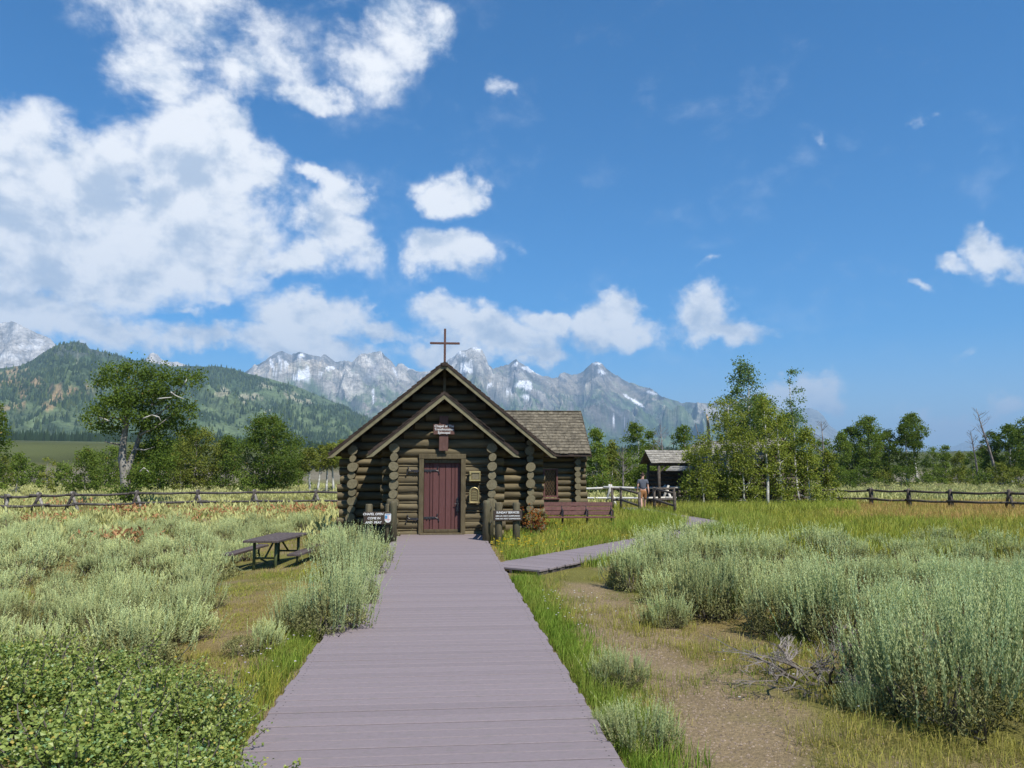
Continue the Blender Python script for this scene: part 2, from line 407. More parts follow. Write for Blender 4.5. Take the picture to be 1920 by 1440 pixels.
def build_world():
    w = bpy.data.worlds.new('World'); sc.world = w; w.use_nodes = True
    nt = w.node_tree; nt.nodes.clear()
    out = nt.nodes.new('ShaderNodeOutputWorld'); bg = nt.nodes.new('ShaderNodeBackground')
    STR = 0.066
    bg.inputs['Strength'].default_value = STR
    sky = nt.nodes.new('ShaderNodeTexSky'); sky.sky_type = 'NISHITA'; sky.sun_disc = False
    sky.sun_elevation = SUN_EL; sky.sun_rotation = SUN_AZ
    sky.altitude = 2000; sky.air_density = 1.0; sky.dust_density = 0.0; sky.ozone_density = 2.2
    hs = nt.nodes.new('ShaderNodeHueSaturation'); hs.inputs['Saturation'].default_value = 1.66; hs.inputs['Value'].default_value = 1.66
    nt.links.new(sky.outputs[0], hs.inputs['Color'])
    skyc = hs.outputs[0]
    tc = nt.nodes.new('ShaderNodeTexCoord'); D = tc.outputs['Generated']
    wn = N(nt, 'ShaderNodeTexNoise', i_Scale=8.0, i_Detail=5.0, i_Roughness=0.6); nt.links.new(D, wn.inputs['Vector'])
    vs = nt.nodes.new('ShaderNodeVectorMath'); vs.operation = 'SUBTRACT'; nt.links.new(wn.outputs['Color'], vs.inputs[0]); vs.inputs[1].default_value = (.5, .5, .5)
    vm = nt.nodes.new('ShaderNodeVectorMath'); vm.operation = 'MULTIPLY_ADD'; nt.links.new(vs.outputs[0], vm.inputs[0]); vm.inputs[1].default_value = (.16, .16, .12); nt.links.new(D, vm.inputs[2])
    DW = vm.outputs[0]                              # billows: the outlines are warped, not plain ovals
    blobs = []
    def blob(cdir, sx, sy, tilt, s):
        cdir = cdir.normalized()
        q = cdir.to_track_quat('Z', 'Y')            # local Z along the view, Y up
        e = (q.to_matrix() @ Matrix.Rotation(R(-tilt), 3, 'Z')).to_euler()
        mp = nt.nodes.new('ShaderNodeMapping'); mp.vector_type = 'TEXTURE'
        mp.inputs['Location'].default_value = cdir; mp.inputs['Rotation'].default_value = e
        mp.inputs['Scale'].default_value = (sx, sy, (sx + sy))
        nt.links.new(DW, mp.inputs['Vector'])
        gr = nt.nodes.new('ShaderNodeTexGradient'); gr.gradient_type = 'SPHERICAL'
        nt.links.new(mp.outputs[0], gr.inputs['Vector'])
        blobs.append(math_node(nt, 'MULTIPLY', gr.outputs['Fac'], s))
    for cx, cyy, rx, ry, tilt, s in CLOUDS:
        d = ray(cx, cyy); k = 1.45 / (FPX * d.length)
        blob(d, rx * k, ry * k, tilt, s)
    rr = random.Random(5)
    for i in range(7):                              # the rest of the sky carries the same scattered cumulus
        a = R(60 + 240 * (i + rr.uniform(.1, .9)) / 7) + YAW; el = R(rr.uniform(6, 48))
        wd = rr.uniform(.06, .13)
        blob(Vector((math.sin(a) * math.cos(el), math.cos(a) * math.cos(el), math.sin(el))), wd, wd * .5, rr.uniform(-20, 20), rr.uniform(.7, 1))
    while len(blobs) > 1:                            # soft union
        nxt = []
        for i in range(0, len(blobs) - 1, 2):
            n = nt.nodes.new('ShaderNodeMath'); n.operation = 'SMOOTH_MAX'; n.inputs[2].default_value = 0.12
            nt.links.new(blobs[i], n.inputs[0]); nt.links.new(blobs[i + 1], n.inputs[1]); nxt.append(n.outputs[0])
        if len(blobs) % 2: nxt.append(blobs[-1])
        blobs = nxt
    B = blobs[0]
    def cloudnoise(off, detail):
        mp = nt.nodes.new('ShaderNodeMapping'); mp.inputs['Location'].default_value = off; mp.inputs['Scale'].default_value = (1, 1, 1.35)
        nt.links.new(D, mp.inputs['Vector'])
        n = N(nt, 'ShaderNodeTexNoise', i_Scale=11.0, i_Detail=detail, i_Roughness=0.62, i_Distortion=0.15)
        nt.links.new(mp.outputs[0], n.inputs['Vector'])
        return n.outputs['Fac']
    n1 = cloudnoise((0, 0, 0), 9)
    n2 = cloudnoise(tuple(TOSUN * 0.028 + Vector((0, 0, 0.02))), 5)
    dens = math_node(nt, 'ADD', math_node(nt, 'MULTIPLY', B, 1.75), math_node(nt, 'MULTIPLY', math_node(nt, 'SUBTRACT', n1, 0.5), 2.7))
    alpha = ramp01(nt, dens, 0.24, 1.15)
    alpha = math_node(nt, 'MULTIPLY', math_node(nt, 'POWER', alpha, 1.1), ramp01(nt, B, 0.03, 0.30))
    lit = math_node(nt, 'MULTIPLY_ADD', math_node(nt, 'SUBTRACT', n1, n2), 3.4); nt.nodes[-1].inputs[2].default_value = 0.78
    lit = math_node(nt, 'SUBTRACT', lit, math_node(nt, 'MULTIPLY', ramp01(nt, B, 0.55, 1.25), 0.24), False)
    lit = ramp01(nt, lit, 0.05, 1.0)
    K = 1.10 / STR / 2 ** sc.view_settings.exposure
    cc = mixc(nt, lit, (0.52 * K, 0.61 * K, 0.75 * K), (1.0 * K, 1.01 * K, 1.03 * K))
    c = mixc(nt, alpha, skyc, cc)
    nt.links.new(c, bg.inputs['Color']); nt.links.new(bg.outputs[0], out.inputs[0])
build_world()

# ------------------------------------------------------------------ ground sheet
def polydist(x, y, pts):
    d = np.full(np.shape(x), 1e9)
    for (ax, ay), (bx, by) in zip(pts[:-1], pts[1:]):
        vx, vy = bx - ax, by - ay
        t = np.clip(((x - ax) * vx + (y - ay) * vy) / (vx * vx + vy * vy + 1e-9), 0, 1)
        d = np.minimum(d, np.hypot(x - ax - t * vx, y - ay - t * vy))
    return d

def inside(x, y, poly):
    r = np.zeros(np.shape(x), bool); n = len(poly)
    for i in range(n):
        x1, y1 = poly[i]; x2, y2 = poly[(i + 1) % n]
        c = ((y1 > y) != (y2 > y)) & (x < (x2 - x1) * (y - y1) / (y2 - y1 + 1e-12) + x1)
        r ^= c
    return r

def gpoly(pts): return [tuple(gp(a, b).xy) for a, b in pts]
TRACK = gpoly([(1100, 1105), (1130, 1150), (1200, 1210), (1255, 1280), (1330, 1370), (1420, 1470)])
CLEARING = gpoly([(395, 1085), (560, 1085), (575, 1130), (500, 1190), (480, 1260), (380, 1245), (385, 1180)])
GRAVEL_L = gpoly([(545, 1235), (500, 1290)])
SIDEPATH = [(1.0, 13.62), (3.0, 16.15), (5.4, 19.2), (7.4, 21.9), (9.0, 26.5), (9.5, 33.0), (9.5, 39.0)]
SUNMEADOW_R = gpoly([(1230, 1003), (1320, 985), (1500, 990), (1700, 1000), (1990, 1010), (1990, 948), (1580, 938), (1340, 945), (1270, 960)])

def ground_colour(x, y):
    d = np.hypot(x, y)
    n = fbm(x * 0.35, y * 0.35, 4, 21); n2 = fbm(x * 1.3, y * 1.3, 4, 31)
    dry = np.array([0.225, 0.17, 0.066]); green = np.array([0.165, 0.155, 0.042]); dirt = np.array([0.25, 0.188, 0.108]); sagec = np.array([0.14, 0.14, 0.065])
    C = dry + (green - dry) * sstep(0.42, 0.62, n)[:, None]
    C = C + (dirt - C) * (0.75 * sstep(0.52, 0.68, n2))[:, None]
    t = polydist(x, y, TRACK); k = 1 - sstep(0.12, 0.70, t + (n2 - 0.5) * 2.2)
    C = C + (dirt * 1.05 - C) * k[:, None]
    k = 1 - sstep(0.1, 0.6, polydist(x, y, GRAVEL_L) + (n2 - 0.5) * 0.5)
    C = C + (dirt - C) * k[:, None]
    k = sstep(36, 60, y) * (1 - sstep(110, 260, d)) * 0.8
    C = C + (sagec - C) * k[:, None]
    k = sstep(130, 170, d) * (1 - sstep(200, 250, d))
    C = C + (np.array([0.17, 0.15, 0.105]) * (0.8 + 0.5 * n[:, None]) - C) * k[:, None]
    k = sstep(200, 250, d) * (1 - sstep(900, 1800, d)); nn = fbm(x * 0.012, y * 0.012, 4, 41)
    C = C + (np.array([0.08, 0.092, 0.032]) * (0.3 + 1.4 * nn[:, None]) - C) * k[:, None]
    k = sstep(900, 1500, d)
    C = C + (np.array([0.06, 0.08, 0.04]) - C) * k[:, None]
    return C

def build_ground():
    nr, na = 250, 420
    rr = np.concatenate([[0.4], np.geomspace(1.2, 120, 150), np.geomspace(126, 34000, nr - 151)])
    aa = np.linspace(-math.pi, math.pi, na, endpoint=False)
    Rr, A = np.meshgrid(rr, aa, indexing='ij')
    x = (Rr * np.sin(A)).ravel(); y = (Rr * np.cos(A)).ravel()
    z = gz(x, y)
    idx = np.arange(nr * na).reshape(nr, na); nx = np.roll(idx, -1, 1)
    F = np.stack([idx[:-1], idx[1:], nx[1:], nx[:-1]], -1).reshape(-1, 4)
    mb = MB(); mb.add(np.stack([x, y, z], 1), F[:, ::-1], ground_colour(x, y))
    c = len(x); V = mb.V[0]
    mb.faces([(0, 0, g1(0, 0))] + [tuple(V[i]) for i in idx[0]], [(0, 1 + (i + 1) % na, 1 + i) for i in range(na)][::-1], (0.2, 0.17, 0.1))
    put('ground', mb.mesh('ground', M['ground'], True), kind='structure')
build_ground()

# ------------------------------------------------------------------ mountains
def mountain_range(name, prof, r_base, r_ridge, ncol, nrow, amp, wave, seed, jag, colour_fn, mat, power=1.0, edge=0.0, back=10, depthvar=0.12):
    prof = np.array(prof, float)
    px = np.linspace(prof[0, 0], prof[-1, 0], ncol)
    py = np.interp(px, prof[:, 0], prof[:, 1]) + jag * (fbm(px / 9.0, px * 0, 4, seed + 3, 0.65) - 0.5) * 2
    az = np.empty(ncol); te = np.empty(ncol)
    for i in range(ncol):
        d = ray(px[i], py[i]); az[i] = math.atan2(d.x, d.y); te[i] = d.z / math.hypot(d.x, d.y)
    rr = r_ridge * (1 + depthvar * (fbm(px / 90.0, px * 0 + 3.1, 3, seed + 8) - 0.5) * 2)
    zr = EYE + te * rr
    t = np.concatenate([np.linspace(0, 1, nrow) ** 0.9, 1 + np.linspace(0.04, 0.6, back)])
    T, AZ = np.meshgrid(t, az, indexing='ij')
    RR = r_base + T * (rr[None, :] - r_base)
    x = RR * np.sin(AZ); y = RR * np.cos(AZ)
    zb = gz(x.ravel(), y.ravel()).reshape(x.shape)
    S = np.where(T <= 1, np.clip(T, 0, 1) ** power, np.clip(1 - (T - 1) * 1.6, 0, 1))
    Z = zb + (zr[None, :] - zb) * S
    env = np.clip(np.where(T <= 1, (4 * T * (1 - T)) ** 0.8 + 0.10 * T, 0.35), 0, 1)
    arc = AZ * r_ridge
    wob = (fbm(x / wave, y / wave, 3, seed + 20) - 0.5) * wave * 1.1
    spur = ridged((arc + wob) / wave, RR / (wave * 1.9), 4, seed, 0.42)
    iso = ridged(x / (wave * 0.62), y / (wave * 0.62), 6, seed + 40, 0.46)
    fine = ridged(x / (wave * 0.17), y / (wave * 0.17), 4, seed + 60, 0.7)
    n = 0.56 * spur + 0.40 * iso + 0.07 * fine - 0.62
    Z = Z + amp * env * n
    lim = EYE + te[None, :] * RR                     # nothing in front of the crest rises above it
    Z = np.where(T < 0.999, np.minimum(Z, lim - 2.0 * (1 - T)), Z)
    if edge:
        k = sstep(0, edge, np.arange(ncol)) * sstep(0, edge, np.arange(ncol)[::-1])
        Z = zb + (Z - zb) * k[None, :]
    Z = np.where(T <= 0.001, zb - 8, Z)
    P = np.stack([x.ravel(), y.ravel(), Z.ravel()], 1)
    nr_ = len(t); idx = np.arange(nr_ * ncol).reshape(nr_, ncol)
    F = np.stack([idx[:-1, :-1], idx[:-1, 1:], idx[1:, 1:], idx[1:, :-1]], -1).reshape(-1, 4)
    gx = np.gradient(Z, axis=0) / (np.gradient(RR, axis=0) + 1e-6); ga = np.gradient(Z, axis=1) / (np.gradient(arc, axis=1) * RR / r_ridge + 1e-6)
    slope = np.hypot(gx, ga).ravel()
    qx, qy = project(P)
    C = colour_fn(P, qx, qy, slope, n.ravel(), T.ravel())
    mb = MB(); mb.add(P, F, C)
    o = put(name, mb.mesh(name, mat, False), kind='structure')
    return P.reshape(nr_, ncol, 3), C.reshape(nr_, ncol, 3), qx.reshape(nr_, ncol), qy.reshape(nr_, ncol)

def blotch(qx, qy, lst, seed, ns=0.07):
    n = (fbm(qx * ns, qy * ns, 4, seed) - 0.5) * 2.2
    k = np.zeros(len(qx))
    for cx, cyy, rx, ry, rot in lst:
        c, s = math.cos(R(rot)), math.sin(R(rot)); dx, dy = qx - cx, qy - cyy
        u = (dx * c + dy * s) / rx; v = (-dx * s + dy * c) / ry
        k = np.maximum(k, 1 - sstep(0.7, 1.1, np.sqrt(u * u + v * v) + n * 0.7))
    return k

SNOW = [(567, 702, 17, 10, -15), (512, 688, 4, 13, -25), (525, 678, 3, 11, -15), (535, 682, 6, 5, 0), (563, 667, 10, 4, 0), (742, 700, 2, 12, -25), (700, 742, 3, 14, 0),
        (875, 690, 15, 12, -25), (893, 652, 10, 4, 0), (866, 663, 12, 3, 30), (968, 682, 5, 4, 0), (992, 692, 17, 4, 22), (985, 722, 20, 7, 5), (990, 728, 16, 4, -20), (918, 722, 6, 3, 0), (950, 732, 9, 3, 20),
        (1120, 681, 7, 3, 0), (1125, 697, 9, 4, 20), (987, 745, 8, 5, 0), (1190, 752, 22, 3, 30), (1225, 738, 12, 3, 20), (770, 690, 6, 2, 0), (1160, 790, 16, 2, 15), (620, 690, 10, 3, 0), (600, 700, 6, 3, 0)]
TAN = [(500, 690, 34, 10, -20), (1050, 735, 34, 22, 0), (1090, 720, 40, 26, 20), (1170, 735, 60, 14, 25), (905, 715, 30, 16, 15), (565, 690, 30, 20, 0), (1240, 760, 40, 10, 20)]
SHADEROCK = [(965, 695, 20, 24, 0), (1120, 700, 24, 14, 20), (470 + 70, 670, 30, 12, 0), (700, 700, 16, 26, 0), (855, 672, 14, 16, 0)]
def rock_colour(P, qx, qy, slope, n, T):
    f = fbm(P[:, 0] / 300, P[:, 1] / 300, 5, 61); f2 = fbm(P[:, 0] / 70 + P[:, 2] / 90, P[:, 1] / 70, 4, 62)
    C = np.array([0.30, 0.28, 0.25])[None] * (0.35 + 1.25 * f2[:, None])
    C = C + (np.array([0.46, 0.40, 0.31]) - C) * (0.6 * blotch(qx, qy, TAN, 71))[:, None]
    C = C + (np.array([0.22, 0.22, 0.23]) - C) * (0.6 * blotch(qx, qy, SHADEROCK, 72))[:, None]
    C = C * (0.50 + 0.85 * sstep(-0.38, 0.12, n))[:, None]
    tree = sstep(300, 900, 1420 - P[:, 2] + (f - 0.5) * 900 + (f2 - 0.5) * 700 - 320 * sstep(0.8, 1.6, slope) * 0.6)
    C = C + (np.array([0.085, 0.125, 0.06]) * (0.7 + 0.7 * f2[:, None]) - C) * (tree * sstep(0.36, 0.52, f2 + 0.35 * tree - 0.08))[:, None]
    dk = sstep(.52, .62, fbm(P[:, 0] / 140 + P[:, 2] / 160, P[:, 1] / 140 - 3, 5, 78, .62)); C = C * (1 - .5 * dk[:, None] * np.array([1, .92, .85]))
    fine = sstep(0.60, 0.68, fbm(P[:, 0] / 120 + 7, P[:, 1] / 120, 4, 77)) * sstep(900, 1300, P[:, 2])
    sn = np.maximum(blotch(qx, qy, SNOW, 73, 0.12), 0.10 * fine)
    C = C + (np.array([0.70, 0.71, 0.73]) - C) * sn[:, None]
    return np.clip(C, 0.01, 0.95)

MAINPROF = [(380, 735), (430, 705), (460, 694), (475, 681), (500, 668), (518, 657), (530, 653), (540, 659), (548, 662), (560, 655), (575, 656), (590, 662), (600, 668), (607, 661), (612, 661), (620, 669), (630, 675), (645, 674), (660, 679),
            (668, 669), (676, 664), (690, 658), (705, 655), (715, 657), (725, 666), (735, 675), (742, 686), (747, 680), (756, 682), (768, 691), (790, 698), (815, 694), (838, 678), (852, 668), (862, 657), (872, 655), (880, 651), (893, 649), (903, 655), (910, 668), (916, 681),
            (925, 688), (935, 684), (945, 680), (955, 678), (968, 668), (976, 676), (990, 684), (1002, 694), (1018, 701), (1030, 703), (1045, 707), (1051, 698), (1060, 696), (1072, 700), (1085, 697), (1095, 692), (1102, 683), (1110, 677), (1120, 674),
            (1130, 678), (1138, 687), (1147, 695), (1158, 700), (1166, 707), (1180, 715), (1200, 721), (1215, 724), (1226, 730), (1240, 738), (1262, 744), (1280, 753), (1292, 751), (1310, 755), (1335, 757), (1345, 752), (1365, 756), (1385, 750), (1415, 754), (1440, 752), (1465, 768), (1500, 790), (1540, 830), (1580, 862)]
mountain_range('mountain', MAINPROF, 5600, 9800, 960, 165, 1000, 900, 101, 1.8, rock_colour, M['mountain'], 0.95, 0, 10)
LEFTPEAK = [(-180, 700), (-120, 660), (-60, 640), (-20, 612), (0, 606), (12, 603), (25, 600), (38, 606), (50, 614), (65, 621), (80, 628), (95, 634), (102, 641), (115, 660), (150, 700)]
mountain_range('mountain', LEFTPEAK, 6500, 9400, 260, 90, 420, 600, 131, 1.5, lambda P, qx, qy, s, n, T: rock_colour(P, qx, qy, s, n, T) if False else np.clip(
    (lambda C, k: C + (np.array([0.6, 0.6, 0.6]) - C) * k[:, None])(np.array([0.36, 0.34, 0.31])[None] * (0.5 + 1.0 * fbm(P[:, 0] / 90, P[:, 1] / 90, 4, 66)[:, None]), blotch(qx, qy, [(70, 642, 14, 6, 10), (25, 668, 40, 5, 0), (50, 650, 20, 7, 10)], 79, 0.1) * 0.5), 0, 1), M['mountain'], 0.9, 0, 8)
mountain_range('mountain', [(225, 705), (262, 682), (273, 672), (282, 662), (288, 659), (295, 664), (302, 671), (315, 676), (335, 679), (365, 688), (400, 705)], 7000, 9800, 120, 50, 250, 500, 151, 1.2,
               lambda P, qx, qy, s, n, T: np.array([0.46, 0.42, 0.36])[None] * (0.55 + 0.9 * fbm(P[:, 0] / 90, P[:, 1] / 90, 4, 67)[:, None]), M['mountain'], 0.9, 0, 6)
mountain_range('mountain', [(1380, 812), (1430, 795), (1465, 780), (1490, 770), (1505, 766), (1520, 765), (1533, 769), (1545, 780), (1556, 798), (1570, 808), (1600, 822), (1640, 840), (1700, 850)], 11000, 15500, 200, 60, 260, 900, 171, 0.8,
               lambda P, qx, qy, s, n, T: np.array([0.17, 0.18, 0.17])[None] * (0.5 + 0.9 * fbm(P[:, 0] / 200, P[:, 1] / 200, 4, 68)[:, None]), M['mountain'], 0.9, 0, 6)
mountain_range('hills', [(1560, 850), (1640, 838), (1690, 836), (1720, 831), (1745, 836), (1765, 838), (1790, 836), (1805, 830), (1815, 827), (1830, 833), (1850, 838), (1880, 832), (1920, 828), (1970, 832), (2060, 826), (2200, 840)], 21000, 26000, 220, 30, 300, 1500, 191, 0.8,
               lambda P, qx, qy, s, n, T: np.array([0.15, 0.16, 0.14])[None] * (0.6 + 0.7 * fbm(P[:, 0] / 400, P[:, 1] / 400, 3, 69)[:, None]), M['mountain'], 0.9, 0, 5)

ORANGE = [(20, 705, 40, 18, 0), (105, 735, 28, 14, 0), (60, 715, 30, 10, 0), (40, 745, 12, 36, 20), (150, 730, 20, 12, 0), (90, 760, 16, 10, 0), (10, 770, 18, 12, 0), (170, 735, 14, 8, 0)]
MEADOW = [(60, 775, 70, 28, 0), (20, 790, 50, 22, 0), (420, 760, 60, 24, 10), (480, 780, 60, 18, 15), (560, 770, 50, 14, 25), (400, 735, 30, 14, 0), (600, 800, 60, 12, 20), (170, 790, 60, 14, 0), (440, 805, 70, 14, 0), (520, 740, 26, 10, 20), (650, 805, 40, 8, 25)]
PALEH = [(420, 735, 14, 8, 0), (500, 722, 16, 8, 0), (505, 770, 10, 3, -25), (470, 745, 20, 8, 0), (560, 745, 30, 8, 20), (145, 672, 2, 10, 0), (157, 706, 12, 4, 15)]
def foothill_colour(P, qx, qy, slope, n, T):
    f2 = fbm(P[:, 0] / 60, P[:, 1] / 60, 4, 82); f = fbm(P[:, 0] / 260, P[:, 1] / 260, 4, 83)
    C = np.array([0.050, 0.078, 0.036])[None] * (0.6 + 0.8 * f2[:, None])
    k = np.maximum(blotch(qx, qy, MEADOW, 84), 0.8 * sstep(0.55, 0.66, f)) * sstep(0.30, 0.55, f2 + 0.1)
    C = C + (np.array([0.105, 0.14, 0.062]) - C) * (0.85 * k)[:, None]
    k = blotch(qx, qy, ORANGE, 85, 0.1) * sstep(0.35, 0.55, f2)
    C = C + (np.array([0.27, 0.185, 0.10]) - C) * (0.75 * k)[:, None]
    k = blotch(qx, qy, PALEH, 86, 0.1) * sstep(0.35, 0.55, f2)
    C = C + (np.array([0.34, 0.31, 0.21]) - C) * (0.7 * k)[:, None]
    k = (qy < 668) & (qx < 205) & (qx > 60)
    C[k] = C[k] * 0.5 + np.array([0.10, 0.105, 0.10]) * 0.5 * (0.6 + 0.8 * f2[k, None])
    return C
FOOT = [(-320, 735), (-200, 722), (-80, 708), (0, 690), (40, 684), (62, 672), (78, 660), (92, 652), (105, 645), (118, 642), (128, 640), (148, 640), (160, 643), (168, 651), (185, 657), (205, 664), (230, 672), (250, 676), (268, 675), (300, 681), (340, 685), (375, 686), (398, 684), (425, 688), (455, 694), (480, 700), (505, 706), (530, 714), (550, 720), (575, 731), (600, 742), (640, 762), (690, 784), (740, 806), (800, 828), (900, 850), (1000, 862)]
FP, FC, FQX, FQY = mountain_range('hill', FOOT, 2300, 4300, 620, 110, 260, 520, 201, 0.9, foothill_colour, M['foothill'], 1.0, 0, 8, 0.06)

def cones(mb, P, H, Wd, C, n=5, rng=RNG):
    k = len(P); ang = np.arange(n) * 2 * math.pi / n
    ring = np.stack([np.cos(ang), np.sin(ang), np.zeros(n)], 1)
    V = np.empty((k, n + 1, 3))
    V[:, :n] = P[:, None, :] + ring[None] * Wd[:, None, None]
    V[:, n] = P + np.stack([np.zeros(k), np.zeros(k), H], 1)
    F = np.array([[j, (j + 1) % n, n] for j in range(n)])
    F = (F[None] + (np.arange(k) * (n + 1))[:, None, None]).reshape(-1, 3)
    CC = np.repeat(C[:, None, :], n + 1, 1); CC[:, n] *= 1.15
    mb.add(V.reshape(-1, 3), F, CC.reshape(-1, 3))

def build_forest():
    nr_, nc = FP.shape[:2]
    k = 36000
    i = RNG.uniform(0, 108, k); j = RNG.uniform(0, nc - 2, k); a = i.astype(int); b = j.astype(int)
    fi, fj = (i - a)[:, None], (j - b)[:, None]
    P = (FP[a, b] * (1 - fi) + FP[a + 1, b] * fi) * (1 - fj) + (FP[a, b + 1] * (1 - fi) + FP[a + 1, b + 1] * fi) * fj
    lum = FC[a, b, :].max(1)
    dens = fbm(P[:, 0] / 150, P[:, 1] / 150, 4, 301)
    keep = (RNG.random(k) < np.where(lum > 0.11, 0.22, 0.95)) & (dens > 0.36)
    P = P[keep]; m = len(P); h = RNG.uniform(10, 23, m)
    C = np.array([0.034, 0.056, 0.024])[None] * RNG.uniform(0.7, 1.5, (m, 1)) + np.array([0.05, 0.06, 0.015])[None] * (RNG.random((m, 1)) < 0.2)
    mb = MB(); cones(mb, P - np.array([0, 0, 1.0]), h, h * RNG.uniform(0.16, 0.30, m), C)
    # the flat wood along the foot of the hills
    az = RNG.uniform(-0.72, 0.30, 9000); d = RNG.uniform(1150, 2300, 9000)
    x = d * np.sin(az); y = d * np.cos(az); keep = fbm(x / 130, y / 130, 3, 305) > 0.36
    x = x[keep]; y = y[keep]; m = len(x); h = RNG.uniform(9, 17, m) * (1 + 0.25 * (fbm(x / 60, y / 60, 3, 306) - 0.5))
    C = np.array([0.026, 0.045, 0.022])[None] * RNG.uniform(0.7, 1.4, (m, 1))
    cones(mb, np.stack([x, y, gz(x, y) - 0.5], 1), h, h * RNG.uniform(0.15, 0.26, m), C, 6)
    put('forest', mb.mesh('forest', M['leaf']), kind='stuff', label='dark conifer forest covering the valley edge and foothills', category='forest')
build_forest()

# ------------------------------------------------------------------ boardwalks
def boardwalk(name, pts, width, step, label):
    """planks laid across a centre line; stringers below"""
    root = put(name, None, kind='structure', label=label)
    P = [Vector((p[0], p[1], p[2])) for p in pts]
    mb = MB(); mb.box((0, 0, -0.018), (width, step - 0.011, 0.036), bev=0.004)
    for sx in (-width / 2 + .06, width / 2 - .06):
        for sy in (-step * .27, step * .27): mb.tube([(sx, sy, -.004), (sx, sy, .0012)], [.0065, .0055], 6, 1)
    me = mb.mesh('plank', [M['deck'], M['stringer']])
    L = [0]
    for a, b in zip(P[:-1], P[1:]): L.append(L[-1] + (b - a).length)
    s = step / 2; rr = random.Random(3)
    while s < L[-1]:
        i = max(k for k in range(len(L) - 1) if L[k] <= s)
        f = (s - L[i]) / (L[i + 1] - L[i]); p = P[i].lerp(P[i + 1], f); d = (P[i + 1] - P[i]).normalized()
        # the heading eases round the bends
        if f > 0.8 and i + 2 < len(P): d = d.lerp((P[i + 2] - P[i + 1]).normalized(), (f - 0.8) * 2.5)
        if f < 0.2 and i > 0: d = d.lerp((P[i] - P[i - 1]).normalized(), (0.2 - f) * 2.5)
        ang = math.atan2(d.y, d.x) - math.pi / 2
        put('plank', me, root, p + Vector((rr.uniform(-.016, .016), 0, rr.uniform(-.0022, .0022))), (rr.uniform(-.002, .002), rr.uniform(-.0006, .0006), ang + rr.uniform(-.0015, .0015)))
        s += step
    for off in (-width / 2 + 0.05, 0, width / 2 - 0.05):
        mb = MB()
        for a, b in zip(P[:-1], P[1:]):
            d = (b - a).normalized(); nrm = Vector((d.y, -d.x, 0)); c = (a + b) / 2 + nrm * off - Vector((0, 0, 0.105)); ln = (b - a).length + 0.02
            rot = d.to_track_quat('Y', 'Z').to_matrix()
            mb.box(c, (0.045, ln, 0.13), rot)
        part('stringer', mb, M['stringer'], root)
    return root
boardwalk('boardwalk', [(-0.08, 1.2, 0), (-0.08, 20.45, 0)], 2.29, 0.149, 'wide grey-mauve plank boardwalk leading to the chapel door')
boardwalk('boardwalk', [(x + (0.19 if i == 0 else 0), y + (.24 if i == 0 else 0), -0.012 - 0.22 * float(sstep(22, 34, y))) for i, (x, y) in enumerate(SIDEPATH)], 1.22, 0.149, 'narrow plank boardwalk branching off to the right towards the cabin')

# ------------------------------------------------------------------ the chapel
def log_meshes():
    out = []
    for v in range(5):
        rr = random.Random(40 + v); n, k = 12, 7; mb = MB(); V = []
        ph = rr.uniform(0, 6)
        for i in range(k):
            t = i / (k - 1); oz = rr.uniform(-.05, .05) if 0 < i < k - 1 else 0
            for j in range(n):
                a = 2 * math.pi * j / n; r = 1 + 0.07 * math.sin(2 * a + ph) + rr.uniform(-.035, .035)
                V.append((t - 0.5, r * math.cos(a), r * math.sin(a) + oz))
        for e in (0, k - 1):                          # chamfered rim
            pass
        side = [(i * n + j, (i + 1) * n + j, (i + 1) * n + (j + 1) % n, i * n + (j + 1) % n) for i in range(k - 1) for j in range(n)]
        mb.faces(V, side)
        mb.faces(V[:n], [tuple(range(n))], None, 1); mb.faces(V[-n:], [tuple(range(n - 1, -1, -1))], None, 1)
        me = mb.mesh('log', [M['log'], M['logend']])
        for p in me.polygons: p.use_smooth = p.material_index == 0
        out.append(me)
    return out
LOGS = log_meshes()
LR = random.Random(9)
DARKLOGS = []
def log(parent, a, b, r, name='log', dark=False):
    """one log from a to b"""
    a = Vector(a); b = Vector(b); d = b - a
    if dark and not DARKLOGS:
        for me in LOGS:
            c = me.copy(); c.materials[0] = M['railwood']; c.materials[1] = M['trim']; DARKLOGS.append(c)
    o = put(name, LR.choice(DARKLOGS if dark else LOGS), parent, (a + b) / 2, d.to_track_quat('X', 'Z').to_euler(), (d.length, r * LR.uniform(.96, 1.06), r * LR.uniform(.97, 1.05)))
    return o

def text_mesh(body, size, depth=0.004, bold=0.0, shear=0.0, spacing=1.0, linesp=1.0):
    cu = bpy.data.curves.new('lettering', 'FONT'); cu.body = body; cu.size = size; cu.extrude = depth; cu.offset = bold; cu.shear = shear
    cu.align_x = 'CENTER'; cu.align_y = 'CENTER'; cu.space_character = spacing; cu.space_line = linesp; cu.resolution_u = 3
    o = bpy.data.objects.new('lettering', cu); COL.objects.link(o)
    bpy.context.view_layer.update()
    me = bpy.data.meshes.new_from_object(o.evaluated_get(bpy.context.evaluated_depsgraph_get()))
    bpy.data.objects.remove(o); bpy.data.curves.remove(cu)
    return me
def lettering(parent, body, size, loc, mat, **kw):
    me = text_mesh(body, size, **kw); me.materials.clear(); me.materials.append(mat)
    return put('lettering', me, parent, loc, (R(90), 0, 0))

